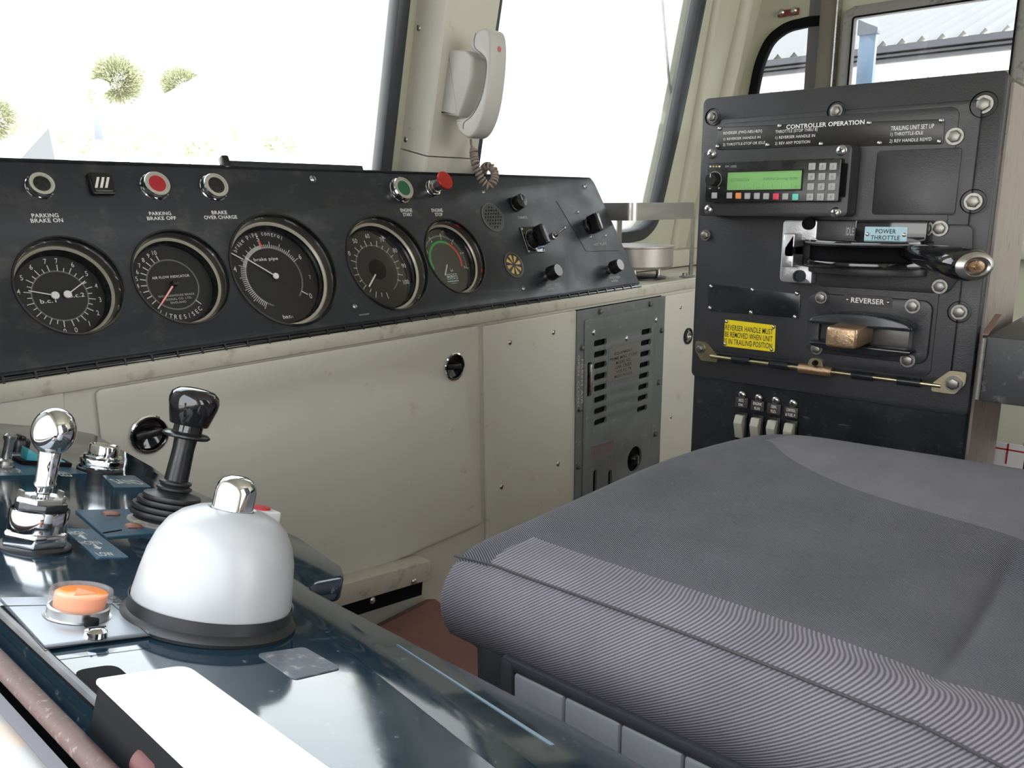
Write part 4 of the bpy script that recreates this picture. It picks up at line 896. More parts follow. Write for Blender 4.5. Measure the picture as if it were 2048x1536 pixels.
b = MB(); f0 = S.at(1652, 652, .085); f1 = S.at(1710, 700, .085); cxx, cyy = (f0.x+f1.x)/2, (f0.y+f1.y)/2
b.box((cxx, cyy, .052), (abs(f1.x-f0.x), abs(f0.y-f1.y), .066), BRS, bev=.004, seg=3); b.box((cxx+.008, cyy, .02), (.012, .016, .03), STL)
lab(b.done('reverser_handle', ru), 'worn brass rectangular handle end')
b = MB(); q = quad(S, ((1695, 589), (1776, 598), (1775, 614), (1694, 606)), .0195, .0015)
rc = S.at(1735, 602, .0195); b.prism(rrect(rc.x-.029, rc.y-.0062, rc.x+.029, rc.y+.0062, .001), .0185, .0196, BRNP); b.text('REVERSER', (rc.x, rc.y), .040, .0066, WHT, z=.0197, bold=.02); o = lab(b.done('name_plate', ru), 'brown plate reading REVERSER')
for s in (-1, 1): fastener(rivet, .0020, 'rivet', o, M4.Translation((rc.x+s*.0245, rc.y, .0196)))

# throttle unit
b = MB(); tp = [S.at(*s, .014) for s in ((1640, 440), (1948, 447), (1944, 500), (1900, 588), (1600, 565))]
zx0, zx1 = S.at(1590, 500, .06).x, S.at(1850, 505, .05).x
v_top = S.at(1740, 447, .016).y
b.plate(rpoly([(S.at(1640, 500, .014).x, S.at(1640, 572, .014).y), (S.at(1905, 500, .014).x, S.at(1640, 572, .014).y), (S.at(1945, 500, .014).x, S.at(1800, 520, .014).y), (S.at(1945, 460, .014).x, v_top), (S.at(1640, 500, .014).x, v_top)], .008), [], .011, .0165, STD, bev=.0015)
va_ = [S.at(1715, y, .07).y for y in (482, 494, 524, 537)]
cxm = (zx0+zx1)/2; hw = (zx1-zx0)/2
def tl_(d, h): return [(cxm-h, .01), *[(cxm+h*math.sin(R(-88+176*i/24)), .018+d*math.cos(R(-88+176*i/24))) for i in range(25)], (cxm+h, .01)]
XV = M4(((1, 0, 0, 0), (0, 0, 1, 0), (0, 1, 0, 0), (0, 0, 0, 1)))
b.prism(tl_(.068, hw), va_[1], va_[0], GLO, bev=.0014, T=XV); b.tube([(x, (va_[0]+va_[1])/2, y_+.0002) for x, y_ in tl_(.068, hw-.001)[1:-1]], .0012, SHG, seg=6)
b.prism(tl_(.068, hw), va_[3], va_[2], GLO, bev=.0014, T=XV); b.prism(tl_(.034, hw-.004), va_[2], va_[1], BLM, T=XV)
b.prism(tl_(.040, hw-.004), va_[3]-.010, va_[3], STD, bev=.002, T=XV)
lb0, lb1 = S.at(1722, 450, .045), S.at(1823, 485, .045)
b.box(((lb0.x+lb1.x)/2+.004, (lb0.y+lb1.y)/2, .028), (abs(lb1.x-lb0.x)+.022, abs(lb1.y-lb0.y)+.012, .034), GLO, bev=.002)
b.box((S.at(1670, 460, .02).x, (lb0.y+lb1.y)/2, .02), (.06, abs(lb1.y-lb0.y)+.010, .016), STD, bev=.003)
lt = S.at(1700, 463, .029); b.text('IDLE', (lt.x, lt.y), .0095, .0095, GPR, z=.029)
tu = lab(b.done('throttle_unit', cs), 'black throttle quadrant with two curved rims')
b = MB(); lc = ((lb0.x+lb1.x)/2, (lb0.y+lb1.y)/2-.001); lw = abs(lb1.x-lb0.x)*.82/2; lh = abs(lb1.y-lb0.y)*.92/2
b.prism(rrect(lc[0]-lw, lc[1]-lh, lc[0]+lw, lc[1]+lh, .0008), .0448, .0460, LBL); b.text('POWER', (lc[0], lc[1]+lh*.42), lw*.95, lh*.58, BPR, z=.0461, bold=.01); b.text('THROTTLE', (lc[0], lc[1]-lh*.42), lw*1.36, lh*.58, BPR, z=.0461, bold=.01)
o = lab(b.done('name_plate', tu), 'pale blue plate reading POWER THROTTLE')
for s in (-1, 1): fastener(rivet, .0026, 'rivet', o, M4.Translation((lc[0]+s*lw*.86, lc[1], .046)))
# alloy bracket
b = MB(); k0 = S.at(1566, 440, .03); k1 = S.at(1625, 568, .03)
kx, ky1, ky0 = k0.x, k0.y, k1.y; kw = abs(k1.x-k0.x)*.96
ym = (ky0+ky1)/2
b.prism(rpoly([(kx, ky0), (kx+kw, ky0), (kx+kw, ky0+.022), (kx+.014, ky0+.024), (kx+.012, ky1-.028), (kx+kw+.002, ky1-.024), (kx+kw+.002, ky1), (kx, ky1)], [.008, .002, .003, .006, .006, .003, .003, .006]), .012, .030, ALU, bev=.002)
b.prism(rpoly([(kx+.010, va_[3]-.004), (kx+.026, va_[3]-.004), (kx+.026, va_[2]+.004), (kx+.016, va_[2]+.004), (kx+.016, va_[1]-.004), (kx+.026, va_[1]-.004), (kx+.026, va_[0]+.006), (kx+.010, va_[0]+.006)], .002), .02, .052, ALU, bev=.0015)
o = lab(b.done('end_bracket', tu), 'cast silver end bracket')
for x, y in ((1619, 447), (1600, 552)):
    p = S.at(x, y, .03); b = MB(); b.lathe([(0, .003), (.0055, .003), (.006, .006), (.0078, .006), (.008, 0)], BLM if y < 500 else STG, T=M4.Translation((p.x, p.y, .0295)), seg=24); b.done('cap_screw', o)
# throttle handle
h0 = S.at(1830, 506, .055); tip = S.at(1952, 533, .135)
ax = (tip-h0); L0_ = ax.length
Zx = ax.normalized(); Xx = V((0, 1, 0)).cross(Zx).normalized(); Yx = Zx.cross(Xx)
TH = M4.Translation(h0) @ M4((Xx, Yx, Zx)).transposed().to_4x4() @ M4.Diagonal((1.15, .80, 1, 1))
b = MB(); b.lathe([(0, -.01), (.012, -.01), (.0135, .01), (.0165, .03), (.0195, L0_*.55), (.0215, L0_*.75), (.0212, L0_*.9), (.0185, L0_*.975), (.015, L0_)], GLO, T=TH, seg=36)
o = lab(b.done('throttle_handle', tu), 'black oval throttle grip')
b = MB(); b.lathe([(.0185, L0_*.972), (.0165, L0_*1.0), (.0125, L0_*1.02), (.0105, L0_*1.005), (.0100, L0_*.97), (0, L0_*.97)], BRU, T=TH, seg=36); lab(b.done('end_ring', o), 'worn metal end ring')
b = MB(); b.lathe([(.0075, L0_*.97), (.0075, L0_*1.01), (.004, L0_*1.015), (.004, L0_*1.05), (0, L0_*1.055)], BRS, T=TH, seg=24); lab(b.done('end_screw', o), 'brass coloured end screw')

# ================================================================== RADIO
RO = .045
t = thing('cab_radio', 'black cab radio with green screen and number keys bolted to the control stand', 'radio', S.m)
h = [S.at(*s, RO) for s in ((1402, 300), (1701, 292), (1697, 436), (1394, 430))]
hx0, hx1, hy0, hy1 = (h[0].x+h[3].x)/2+.001, (h[1].x+h[2].x)/2, (h[2].y+h[3].y)/2, (h[0].y+h[1].y)/2
b = MB(); b.prism(rrect(hx0, hy0, hx1, hy1, .006), .0142, RO, STD, bev=.0015); b.done('housing', t)
b = MB(); r0, r1, r2 = S.at(1413, 323, RO+.012), S.at(1683, 320, RO+.012), S.at(1681, 404, RO+.012)
rx0, rx1, ry1, ry0 = r0.x, r1.x, (r0.y+r1.y)/2, r2.y
RF = RO+.012
b.prism(rrect(rx0, ry0, rx1, ry1, .002), RO, RF, BLK, bev=.0010); b.prism(rrect(rx1-.001, ry0+.006, rx1+.004, ry1-.006, .001), RO, RF-.004, BLM)
fa = b.done('faceplate', t); lab(fa, 'radio control head')
b = MB(); words(b, S, 'FM 1000', 1451, 333, 1473, 333, 5, GPR, RF+.0001, 0); words(b, S, 'CAB RADIO', 1570, 332, 1600, 333, 4, STG, RF+.0001, 0)
p = S.at(1429, 359, RF); arcb = MB()
for s, x, y in (('-', 1420, 377), ('+', 1438, 376)): q = S.at(x, y, RF); b.text(s, (q.x, q.y), .0025, .0008 if s == '-' else .0025, WHT, z=RF+.0001)
for x, c in ((1421, WHT), (1427, ORW), (1433, ORW), (1439, WHT)): q = S.at(x, 333, RF); b.box((q.x, q.y, RF), (.0025, .002, .0006), c)
lab(b.done('legend', fa, smooth=False), 'small grey lettering')
b = MB(); arc(b, .0098, .0104, -60, 240, GPR, RF+.0002); b.lathe([(.0088, 0), (.0084, .010), (.0075, .012), (0, .012)], BLK, T=M4.Translation((0, 0, RF)), seg=32); b.box((0, .005, RF+.0122), (.001, .005, .0006), WHT); b.done('volume_knob', fa, M4.Translation((p.x, p.y, 0)))
l0, l1 = S.at(1456, 345, RF), S.at(1602, 378, RF)
b = MB(); b.plate(rrect(l0.x-.002, l1.y-.002, l1.x+.002, l0.y+.002, .001), [rrect(l0.x, l1.y, l1.x, l0.y, .0005)], RF, RF+.0012, GLO)
b.prism(rrect(l0.x, l1.y, l1.x, l0.y, .0003), RF, RF+.0003, LCD)
ld = mat('lcd_ink', (.10, .26, .10), .4); zz = RF+.0004
b.text('LITHGOW', (l0.x+.018, (l0.y+l1.y)/2+.0015), .026, .004, ld, z=zz, bold=0); b.text('NRN 2msg 300', (l0.x+.072, (l0.y+l1.y)/2+.0015), .044, .004, ld, z=zz, bold=0)
for i in range(1, 8): x = l0.x+(l1.x-l0.x)*i/8; b.box((x, l1.y+.004, zz), (.0004, .005, .0001), ld)
for i, s in enumerate(('L', 'T', 'M', 'Call', 'A', 'E', 'I', 'OK')): b.text(s, (l0.x+(l1.x-l0.x)*(i+.5)/8, l1.y+.0025), None, .002, ld, z=zz, bold=0)
lab(b.done('screen', fa, smooth=False), 'green liquid crystal screen')
def key(px, py, m, s=.0078, ch=None):
    p = S.at(px, py, RF+.001); b = MB(); b.prism(rrect(-s/2, -s/2, s/2, s/2, .0008), 0, .002, m, bev=.0005)
    if ch: b.text(ch, (0, 0), None, .0032, SHG, z=.0021, bold=.005)
    return b.done('key', fa, M4.Translation((p.x, p.y, RF)))
for x, y, m in ((1459, 391, KEY), (1477, 391.5, KORG), (1495, 392, KEY), (1514, 392, KEY), (1532.5, 392.5, KEY), (1552, 393, KRED), (1571, 393, KEY), (1591, 394, KTEA), (1429, 391, KEY)):
    o = key(x, y, m)
    if m is not KEY: lab(o, {KORG: 'orange key', KRED: 'red key', KTEA: 'turquoise key'}[m])
for j, row in enumerate((('1', '2', '3'), ('4', '5', '6'), ('7', '8', '9'), ('*', '0', '#'))):
    for i, ch in enumerate(row): key(1624.5+i*21-j*1.4, 333+j*20.3, KEY, .0085, ch)
for x, y in ((1423, 308), (1683, 301), (1417, 419), (1671, 425)): fastener(cross_screw, .0066, 'screw', t, M4.Translation(S.at(x, y, RO)))

# ================================================================== BOX SHELF AND BLACK BLOCK FOR THE DARK VOID RIGHT OF THE STAND
t = thing('side_shelf', 'scuffed black steel box shelf fixed to the right of the control stand', 'shelf')
z0, z1, y1 = onX(1985, 806, 1.0).z, onX(2000, 675, 1.0).z, onX(1966, 720, 1.0).y
b = MB(); b.box((1.18, y1-.17, (z0+z1)/2), (.36, .34, z1-z0), mat('box_black', (.045, .045, .048), .45, var=.3, vscale=20, dirt=(.16, .15, .14), dirt_amt=.12, dscale=60), bev=.003); b.done('box', t)
b = MB(); b.tube([(.999, y1+.001, z0+.002), (.999, y1+.001, z1-.002)], .0022, mat('weld', (.25, .24, .22), .5, .5, var=.4, vscale=200, bump=.8), seg=8); b.done('weld_seam', t)
b = MB(); b.prism([(1.0, z1+.001), (1.06, z1+.016), (1.06, z1+.018), (1.0, z1+.003)], y1-.002, y1+.004, mat('flap', (.16, .09, .07), .5), T=M4(((1, 0, 0, 0), (0, 0, 1, 0), (0, 1, 0, 0), (0, 0, 0, 1)))); lab(b.done('lug', t), 'rusty lug on the corner')
b = MB(); b.box((1.50, -.12, (FLOOR-.23)/2), (.40, .58, -FLOOR-.24), BLM, bev=.004); tag(b.done('void_block'), 'black block standing in for the unlit void below the steel box shelf', 'cabinet')  # matt black block put in for the unlit void under the shelf
pz = onX(1990, 905, 1.2)
t0 = M4.Translation((1.285, onX(2012, 900, 1.285).y, onX(2012, 893, 1.285).z))
t = thing('paper_tag', 'small white card with a red cross, just above the right bolster of the seat', 'card', t0)
b = MB(); b.box((0, 0, -.02), (.0012, .046, .05), WHT); b.done('card', t)
b = MB(); b.box((-.0009, 0, -.004), (.0006, .046, .0022), RED); b.box((-.0009, -.002, -.01), (.0006, .0022, .03), RED); lab(b.done('red_lines', t), 'red printed lines')

# ================================================================== SEAT
seat = thing('driver_seat', 'grey ribbed fabric driver seat with lighter side bolsters', 'seat', M4.Translation((.72, .1, FLOOR)))
SI = seat.matrix_world.inverted()
def fY(X):
    P = ((.40, .455), (.44, .4575), (.51, .461), (.72, .461), (.80, .456), (.84, .450), (.92, .42), (.96, .386), (1.0, .325), (1.03, .263), (1.04, .20))
    if X <= P[0][0]: return P[0][1]
    for (a, c), (d_, e_) in zip(P, P[1:]):
        if X <= d_: return c+(e_-c)*(X-a)/(d_-a)
    return P[-1][1]
ROWS = [  # depth from the front line, X of 13 columns, z of 13 columns
    (.035, (.455, .45, .445, .46, .475, .51, .575, .70, .80, .88, .92, .95, .94), (-.375, -.372, -.372, -.372, -.372, -.374, -.376, -.378, -.376, -.374, -.372, -.372, -.375)),
    (.010, (.445, .437, .432, .447, .468, .505, .575, .70, .80, .89, .93, .955, .945), (-.366, -.355, -.345, -.338, -.336, -.336, -.338, -.340, -.338, -.336, -.336, -.345, -.366)),
    (.0, (.44, .430, .426, .443, .468, .505, .575, .70, .80, .895, .935, .96, .95), (-.362, -.3445, -.320, -.303, -.298, -.300, -.302, -.302, -.300, -.298, -.296, -.310, -.366)),
    (.010, (.44, .428, .423, .442, .469, .503, .575, .70, .80, .90, .94, .965, .955), (-.362, -.3445, -.317, -.287, -.283, -.284, -.285, -.285, -.284, -.281, -.280, -.296, -.366)),
    (.045, (.44, .426, .419, .446, .470, .499, .575, .70, .815, .925, .955, .985, .975), (-.362, -.3445, -.314, -.285, -.281, -.285, -.288, -.289, -.286, -.280, -.277, -.292, -.366)),
    (.075, (.44, .426, .417, .447, .472, .502, .575, .70, .80, .890, .945, 1.0, .99), (-.362, -.3445, -.314, -.285, -.279, -.287, -.291, -.292, -.290, -.282, -.274, -.292, -.366)),
    (.125, (.44, .425, .416, .449, .475, .508, .57, .70, .785, .845, .93, 1.015, 1.0), (-.362, -.3445, -.314, -.285, -.278, -.289, -.293, -.295, -.292, -.284, -.270, -.290, -.366)),
    (.205, (.44, .425, .416, .452, .479, .513, .57, .69, .75, .790, .91, 1.035, 1.02), (-.362, -.3445, -.314, -.285, -.277, -.290, -.294, -.297, -.293, -.285, -.267, -.288, -.366)),
    (.285, (.44, .425, .416, .452, .480, .514, .57, .68, .735, .772, .90, 1.038, 1.02), (-.362, -.3445, -.314, -.285, -.277, -.291, -.295, -.298, -.294, -.285, -.265, -.286, -.366)),
    (.357, (.44, .425, .416, .450, .478, .512, .57, .68, .73, .760, .90, 1.038, 1.02), (-.362, -.3445, -.314, -.285, -.277, -.292, -.297, -.300, -.296, -.286, -.264, -.286, -.366)),
    (.366, (.44, .425, .416, .450, .478, .512, .57, .68, .73, .758, .90, 1.038, 1.02), (-.362, -.3445, -.314, -.285, -.277, -.296, -.309, -.314, -.307, -.288, -.264, -.286, -.366)),
    (.376, (.44, .425, .416, .449, .478, .512, .57, .68, .73, .756, .90, 1.038, 1.02), (-.362, -.3445, -.314, -.285, -.277, -.293, -.298, -.301, -.297, -.286, -.264, -.286, -.366)),
    (.46, (.44, .428, .430, .456, .484, .514, .57, .68, .73, .755, .90, 1.035, 1.02), (-.362, -.3445, -.318, -.302, -.288, -.293, -.297, -.300, -.296, -.286, -.266, -.286, -.366)),
    (.58, (.45, .44, .43, .455, .485, .52, .57, .68, .73, .76, .90, 1.02, 1.0), (-.362, -.3445, -.314, -.293, -.285, -.294, -.298, -.300, -.296, -.288, -.275, -.29, -.366)),
    (.66, (.47, .455, .45, .47, .495, .53, .58, .68, .73, .77, .89, .99, .98), (-.37, -.36, -.34, -.33, -.32, -.32, -.32, -.32, -.32, -.32, -.32, -.33, -.37)),
]
bm = bmesh.new(); G = []
for dpt, xs, zs in ROWS:
    row = []
    for c, (x, z) in enumerate(zip(xs, zs)):
        f = fY(x); Yb = -.20; Y = f-dpt if dpt < .02 else Yb+(f-Yb)*(.461-dpt-Yb)/(.461-Yb)
        row.append(bm.verts.new(SI @ V((x, Y, z))))
    G.append(row)
for r in range(len(G)-1):
    for c in range(12):
        f = bm.faces.new((G[r][c], G[r][c+1], G[r+1][c+1], G[r+1][c]))
        mi = 0
        if c < 3: mi = 1
        elif c in (3, 4) and r >= 4: mi = 1
        elif c >= 9 and r >= 4: mi = 2
        f.material_index = mi
bmesh.ops.recalc_face_normals(bm, faces=bm.faces)
if sum(f.normal.z for f in bm.faces) < 0: bmesh.ops.reverse_faces(bm, faces=bm.faces)
seam_pts = [G[r][3].co.copy()-V((.0012, 0, .0012)) for r in range(3, 13)]
seamR = [G[r][9].co.copy() for r in range(4, 13)]
me = bpy.data.meshes.new('cushion'); bm.to_mesh(me); bm.free()
for m in (FD, FL, FR): me.materials.append(m)
me.polygons.foreach_set('use_smooth', [True]*len(me.polygons))
cu = bpy.data.objects.new('cushion', me); COL.objects.link(cu); cu.parent = seat
md = cu.modifiers.new('s', 'SUBSURF'); md.levels = 3; md.render_levels = 3
lab(cu, 'ribbed fabric cushion with dark centre and lighter bolsters')
b = MB(); b.tube(catmull(seam_pts, 8), .0011, mat('seam', (.075, .068, .075), .9), seg=6); lab(b.done('seam', cu), 'stitched seam along the left bolster')
# plastic shell, switch panel, pedestal, backrest
b = MB()
sh = [(.434, .426), (.60, .432), (.80, .428), (.92, .39), (.99, .28), (1.0, -.18), (.44, -.18)]
b.prism(rpoly([(x, y) for x, y in sh][::-1], .02), -.46, -.352, PLG, bev=.010, T=SI)
b.box((.430, .06, -.3505), (.016, .64, .010), PLG, bev=.003, T=SI); b.box((.428, .374, -.385), (.014, .012, .075), PLG, bev=.003, T=SI)
lab(b.done('base_shell', seat), 'dark grey plastic base shell')
yA, yB = onX(1030, 1345, .432).y, -.1; 
for i in range(7):
    ya = .366-i*.0492; b = MB(); b.box((.427, ya-.024, -.388), (.012, .0475, .066), BTN, bev=.0025, T=SI); lab(b.done('side_key', seat), 'pale grey rectangular side key')
b = MB(); b.lathe([(.20, FLOOR), (.20, FLOOR+.03), (.06, FLOOR+.06), (.05, -.46)], STG, T=SI @ M4.Translation((.72, .1, 0)), seg=40); lab(b.done('pedestal', seat), 'black pedestal')
bm = bmesh.new(); bmesh.ops.create_cube(bm, size=1); bmesh.ops.transform(bm, matrix=SI @ M4.Translation((.72, -.285, .02)) @ M4.Rotation(R(12), 4, 'X') @ M4.Diagonal((.50, .11, .56, 1)), verts=bm.verts)
bmesh.ops.bevel(bm, geom=list(bm.edges), offset=.04, segments=4, affect='EDGES')
b = MB(); b.merge(bm, FD); b.done('backrest', seat)

# ================================================================== TELEPHONE HANDSET ON THE POST
HX = 1.105
H = Frame((HX, 0, 0), (0, -1, 0), (0, 0, 1))
ow = [(943, 82), (946, 70), (956, 60), (966, 56), (975, 59), (980, 70), (982, 90), (982, 113), (980, 147), (975, 191), (968, 226), (960, 250), (950, 268), (938, 276), (927, 272), (917, 262), (912, 248), (912, 238), (932, 235), (944, 224), (956, 204), (962, 190), (968, 160), (970, 128), (966, 114), (955, 107), (944, 100), (940, 91)]
HN = Frame((HX-.021, 0, 0), (0, -1, 0), (0, 0, 1))
t = thing('telephone_handset', 'pale grey telephone handset hanging on the windscreen post', 'telephone', M4.Translation(onX(958, 170, HX)))
HI = t.matrix_world.inverted() @ HN.m
o_ = [tuple(HN.at(*p))[:2] for p in ow]; o_ = [(p.x, p.y) for p in catmull([(x, y, 0) for x, y in o_], 3, closed=True)]
b = MB(); b.prism(o_, -.042, .0, HAND, bev=.0050, T=HI, seg=4); o = b.done('grip', t, sharp=60)
b = MB(); ln = [HN.at(*p, .0004) for p in ((952, 66), (948, 80), (950, 96), (962, 107), (972, 122), (971, 150), (966, 180), (957, 208), (943, 232), (928, 245), (926, 258))]
b.tube(catmull(ln, 4), .0006, SHG, seg=6, T=HI); b.done('joint_line', o)
bdg = onX(991, 94, HX); b = MB(); b.lathe([(.0, .0006), (.0045, .0005), (.005, 0)], mat('faint_red', (.50, .14, .14), .5), T=t.matrix_world.inverted() @ M4.Translation((HX, HN.m.translation.y, 0)) @ M4.Translation((0, (HN.m @ V((HN.at(982, 92).x+.0002, 0, 0))).y, HN.at(982, 95).y)) @ M4.Rotation(PI/2, 4, 'X'), seg=20); lab(b.done('badge', o), 'small red round mark')
t = thing('handset_cradle', 'pale grey plastic cradle behind the telephone handset', 'cradle', M4.Translation(onX(930, 170, HX)))
HI2 = t.matrix_world.inverted() @ H.m
cp = [tuple(H.at(*p))[:2] for p in ((915, 103), (950, 104), (964, 118), (962, 160), (950, 200), (936, 236), (898, 229), (902, 215), (905, 200), (909, 150))]
b = MB(); b.prism(rpoly(cp, .003), -.026, .026, HAND, bev=.004, T=HI2, seg=3); b.done('holder', t, sharp=50)
b = MB(); p = onX(905, 170, HX+.03); b.box((HX+.01, 1.155, .24), (.06, .012, .11), HAND, bev=.003, T=t.matrix_world.inverted()); b.done('backplate', t)
# coiled cord
path = [onY(942, 278, 1.10), onY(943, 290, 1.10), onY(947, 300, 1.09), onY(948, 312, 1.085), onY(951, 328, 1.075), onY(957, 346, 1.07), onY(965, 362, 1.065), onY(975, 372, 1.06), onY(985, 366, 1.055), onY(990, 352, 1.06), onY(986, 338, 1.07), onY(976, 332, 1.08), onY(969, 336, 1.10), onY(966, 344, 1.12)]
cpth = catmull(path, 40); coil = []; n = len(cpth); tot = 0; s_ = [0]
for a, c in zip(cpth, cpth[1:]): s_.append(s_[-1]+(c-a).length)
fine = []; up = V((0, 0, 1)); prev = V((1, 0, 0))
N = 900
for i in range(N):
    d_ = s_[-1]*i/(N-1); j = max(k for k in range(n) if s_[k] <= d_+1e-9); j = min(j, n-2); f = (d_-s_[j])/max(1e-9, s_[j+1]-s_[j])
    c = cpth[j].lerp(cpth[j+1], f); tg = (cpth[j+1]-cpth[j]).normalized(); x = (prev-tg*prev.dot(tg)).normalized(); prev = x; y = tg.cross(x)
    rr = .0060*min(1, max(0, (d_-.020)/.006)); a = 2*PI*d_/.0068
    fine.append(c+x*rr*math.cos(a)+y*rr*math.sin(a))
b = MB(); b.tube(fine, .0024, CORD, seg=7); tag(b.done('coiled_cord'), 'coiled grey brown telephone cord looping onto the console panel', 'cord')

# ================================================================== HOT PLATE AND ITS GUARD
zs = -.19
p0 = onY(1248, 487, 1.10); p1 = onY(1323, 489, 1.10); rad = .098
pc = V((p1.x-rad*.93, 1.12, 0))
t = thing('hot_plate', 'round metal hot plate standing on the shelf right of the console', 'hot plate', M4.Translation((pc.x, pc.y, zs)))
ht = p1.z-zs
b = MB(); b.lathe([(0, ht+.003), (rad*.9, ht+.003), (rad, ht+.001), (rad, ht-.002), (rad*.96, ht-.004), (rad*.96, ht-.048), (rad*.9, ht-.054), (0, ht-.054)], mat('pan_metal', (.42, .39, .36), .42, .6, var=.12, vscale=30, dirt=(.3, .27, .22), dirt_amt=.1), seg=64); b.box((rad*.9, -.05, ht-.022), (.01, .004, .01), BLM); b.done('plate', t)
b = MB(); b.lathe([(rad*.8, 0), (rad*.8, .004), (rad*.6, .008), (.02, .009), (0, .009)], STG, seg=48); lab(b.done('base', t), 'black round base')
for a in (-30, 90, 210):
    b = MB(); b.lathe([(.006, .006), (.006, ht-.05)], STL, T=M4.Translation((rad*.68*math.cos(R(a)), rad*.68*math.sin(R(a)), 0)), seg=16); b.done('leg', t)
zt = onY(1352, 405, 1.075).z; xr = onY(1356, 405, 1.075).x; xl = 1.60
t = thing('hot_plate_guard', 'brushed steel guard rail around the hot plate', 'guard', M4.Translation(((xr+xl)/2, 1.12, zs)))
GI = t.matrix_world.inverted(); b = MB()
b.plate(rrect(xl, 1.02, xr, 1.215, .02, 6), [rrect(xl+.003, 1.023, xr-.003, 1.212, .018, 6)], zt-.040, zt, BRU, T=GI); b.done('band', t)
for x, y in ((xr-.010, 1.024), (1.62, 1.208), (xr-.07, 1.208)):
    b = MB(); b.box((x, y, (zt-.04+zs)/2), (.018 if y < 1.1 else .022, .003, zt-.04-zs+.04), BRU, T=GI)
    b.box((x-.018, y, zs+.0035), (.05, .018, .003), BRU, T=GI); b.lathe([(0, .008), (.006, .007), (.007, 0)], BOLT, T=GI @ M4.Translation((x-.03, y, zs+.005)), seg=6); b.done('leg', t)

# ================================================================== OUTSIDE
b = MB(); b.box((20, 30, -2.35), (240, 240, .1), GRD); o = b.done('ground'); struct(o)
def foliage(b, c, rx, ry, rz, n, s, m, m2=None):
    for i in range(n):
        th = random.uniform(0, 2*PI); ph = math.acos(random.uniform(-1, 1)); k = random.uniform(.55, 1.0)*(1+.18*math.sin(5*th)*math.sin(4*ph))
        p = V((c[0]+rx*k*math.sin(ph)*math.cos(th), c[1]+ry*k*math.sin(ph)*math.sin(th), c[2]+rz*k*math.cos(ph)))
        d = V((math.sin(ph)*math.cos(th), math.sin(ph)*math.sin(th), .5*math.cos(ph)+.15)).normalized(); e = d.cross(V((random.gauss(0, 1), random.gauss(0, 1), random.gauss(0, 1)))).normalized()
        L = s*random.uniform(.35, 1.0); w_ = L*.16
        vs = [b.bm.verts.new(q) for q in (p-e*w_, p+d*L*.5+e.cross(d)*w_, p+e*w_, p+d*L)]
        for q in ((0, 1, 3), (1, 2, 3), (0, 2, 1)):
            f = b.bm.faces.new([vs[k_] for k_ in q]); f.material_index = b.mi(m if (m2 is None or random.random() < .6) else m2)
def tree(x0, x1, y0, y1, dist, label, n=2600, name='conifer_tree', group=None):
    c = onY((x0+x1)/2, (y0+y1)/2, dist); w_ = (onY(x1, (y0+y1)/2, dist)-onY(x0, (y0+y1)/2, dist)).length/2*.82; h = (onY(x0, y0, dist)-onY(x0, y1, dist)).length/2
    t = thing(name, label, 'tree', M4.Translation((c.x, c.y, -2.3)), group)
    b = MB(); foliage(b, (0, 0, c.z+2.3), w_, w_, h, n*2, w_*.26, LEAF, LEAF2); b.done('foliage', t, smooth=False)
    b = MB(); b.tube([(0, 0, 0), (.1, 0, (c.z+2.3)*.5), (0, 0, c.z+2.3)], lambda q: w_*.09*(1-.5*q), BARK, seg=8); b.done('trunk', t)
tree(180, 290, 114, 205, 42, 'round leafy tree beyond the sign post, taller of the pair by the long roof')
tree(170, 215, 165, 222, 40, 'small leafy tree half behind the white lamp post', 900)
tree(318, 408, 136, 205, 48, 'low spreading tree just behind the long white roof', 1800)
tree(-60, 42, 195, 280, 34, 'dark leafy tree at the far left of the windscreen', 2200)
def shrub(px, py, w_, h, dist, label):
    w_ *= .8
    c = onY(px, py, dist); s = dist*1.2/1610
    b = MB(); foliage(b, (0, 0, 0), w_*s, w_*s*.6, h*s, 420, w_*s*.3, LEAF2, LEAF); o = b.done('shrub', None, M4.Translation(c), smooth=False); tag(o, label, 'shrub', 'dry shrubs outside the left windscreen')
for px, py, w_, h, dd in ((60, 275, 40, 26, 26), (150, 285, 38, 20, 22), (240, 285, 36, 22, 28), (300, 290, 34, 22, 23), (400, 300, 40, 14, 27), (560, 292, 44, 16, 25)):
    shrub(px, py, w_, h, dd, 'dry yellow green shrub outside the left windscreen')
# long low building beyond the left windscreen
t = thing('station_building', 'long low building with white roof and brown brick band outside the left windscreen', 'building', M4.Translation(onY(500, 280, 38)))
BI = t.matrix_world.inverted()
def poly3(b, P, m, th, d=V((0, 1, 0))):
    bb = bmesh.new(); lo = [bb.verts.new(p) for p in P]; hi = [bb.verts.new(V(p)+d*th) for p in P]; n = len(P)
    bb.faces.new(lo); bb.faces.new(hi[::-1])
    for i in range(n): bb.faces.new((lo[i], hi[i], hi[(i+1) % n], lo[(i+1) % n]))
    bmesh.ops.recalc_face_normals(bb, faces=bb.faces); b.merge(bb, m, BI)
b = MB(); poly3(b, [onY(280, 214, 36), onY(740, 185, 36), onY(740, 120, 46), onY(400, 150, 46)], SHED, .3, V((0, 0, -1))); b.done('roof', t)
b = MB(); poly3(b, [onY(290, 222, 37.5), onY(740, 196, 37.5), onY(740, 250, 37.5), onY(310, 262, 37.5)], SHED, .3); b.done('wall', t)
b = MB(); poly3(b, [onY(316, 261, 36.4), onY(450, 252, 36.4), onY(460, 286, 36.4), onY(380, 270, 36.4)], SHM, .3); poly3(b, [onY(468, 255, 36.4), onY(740, 248, 36.4), onY(740, 268, 36.4), onY(478, 280, 36.4)], SHM, .3); lab(b.done('brick_band', t), 'brown brick band under the eaves')
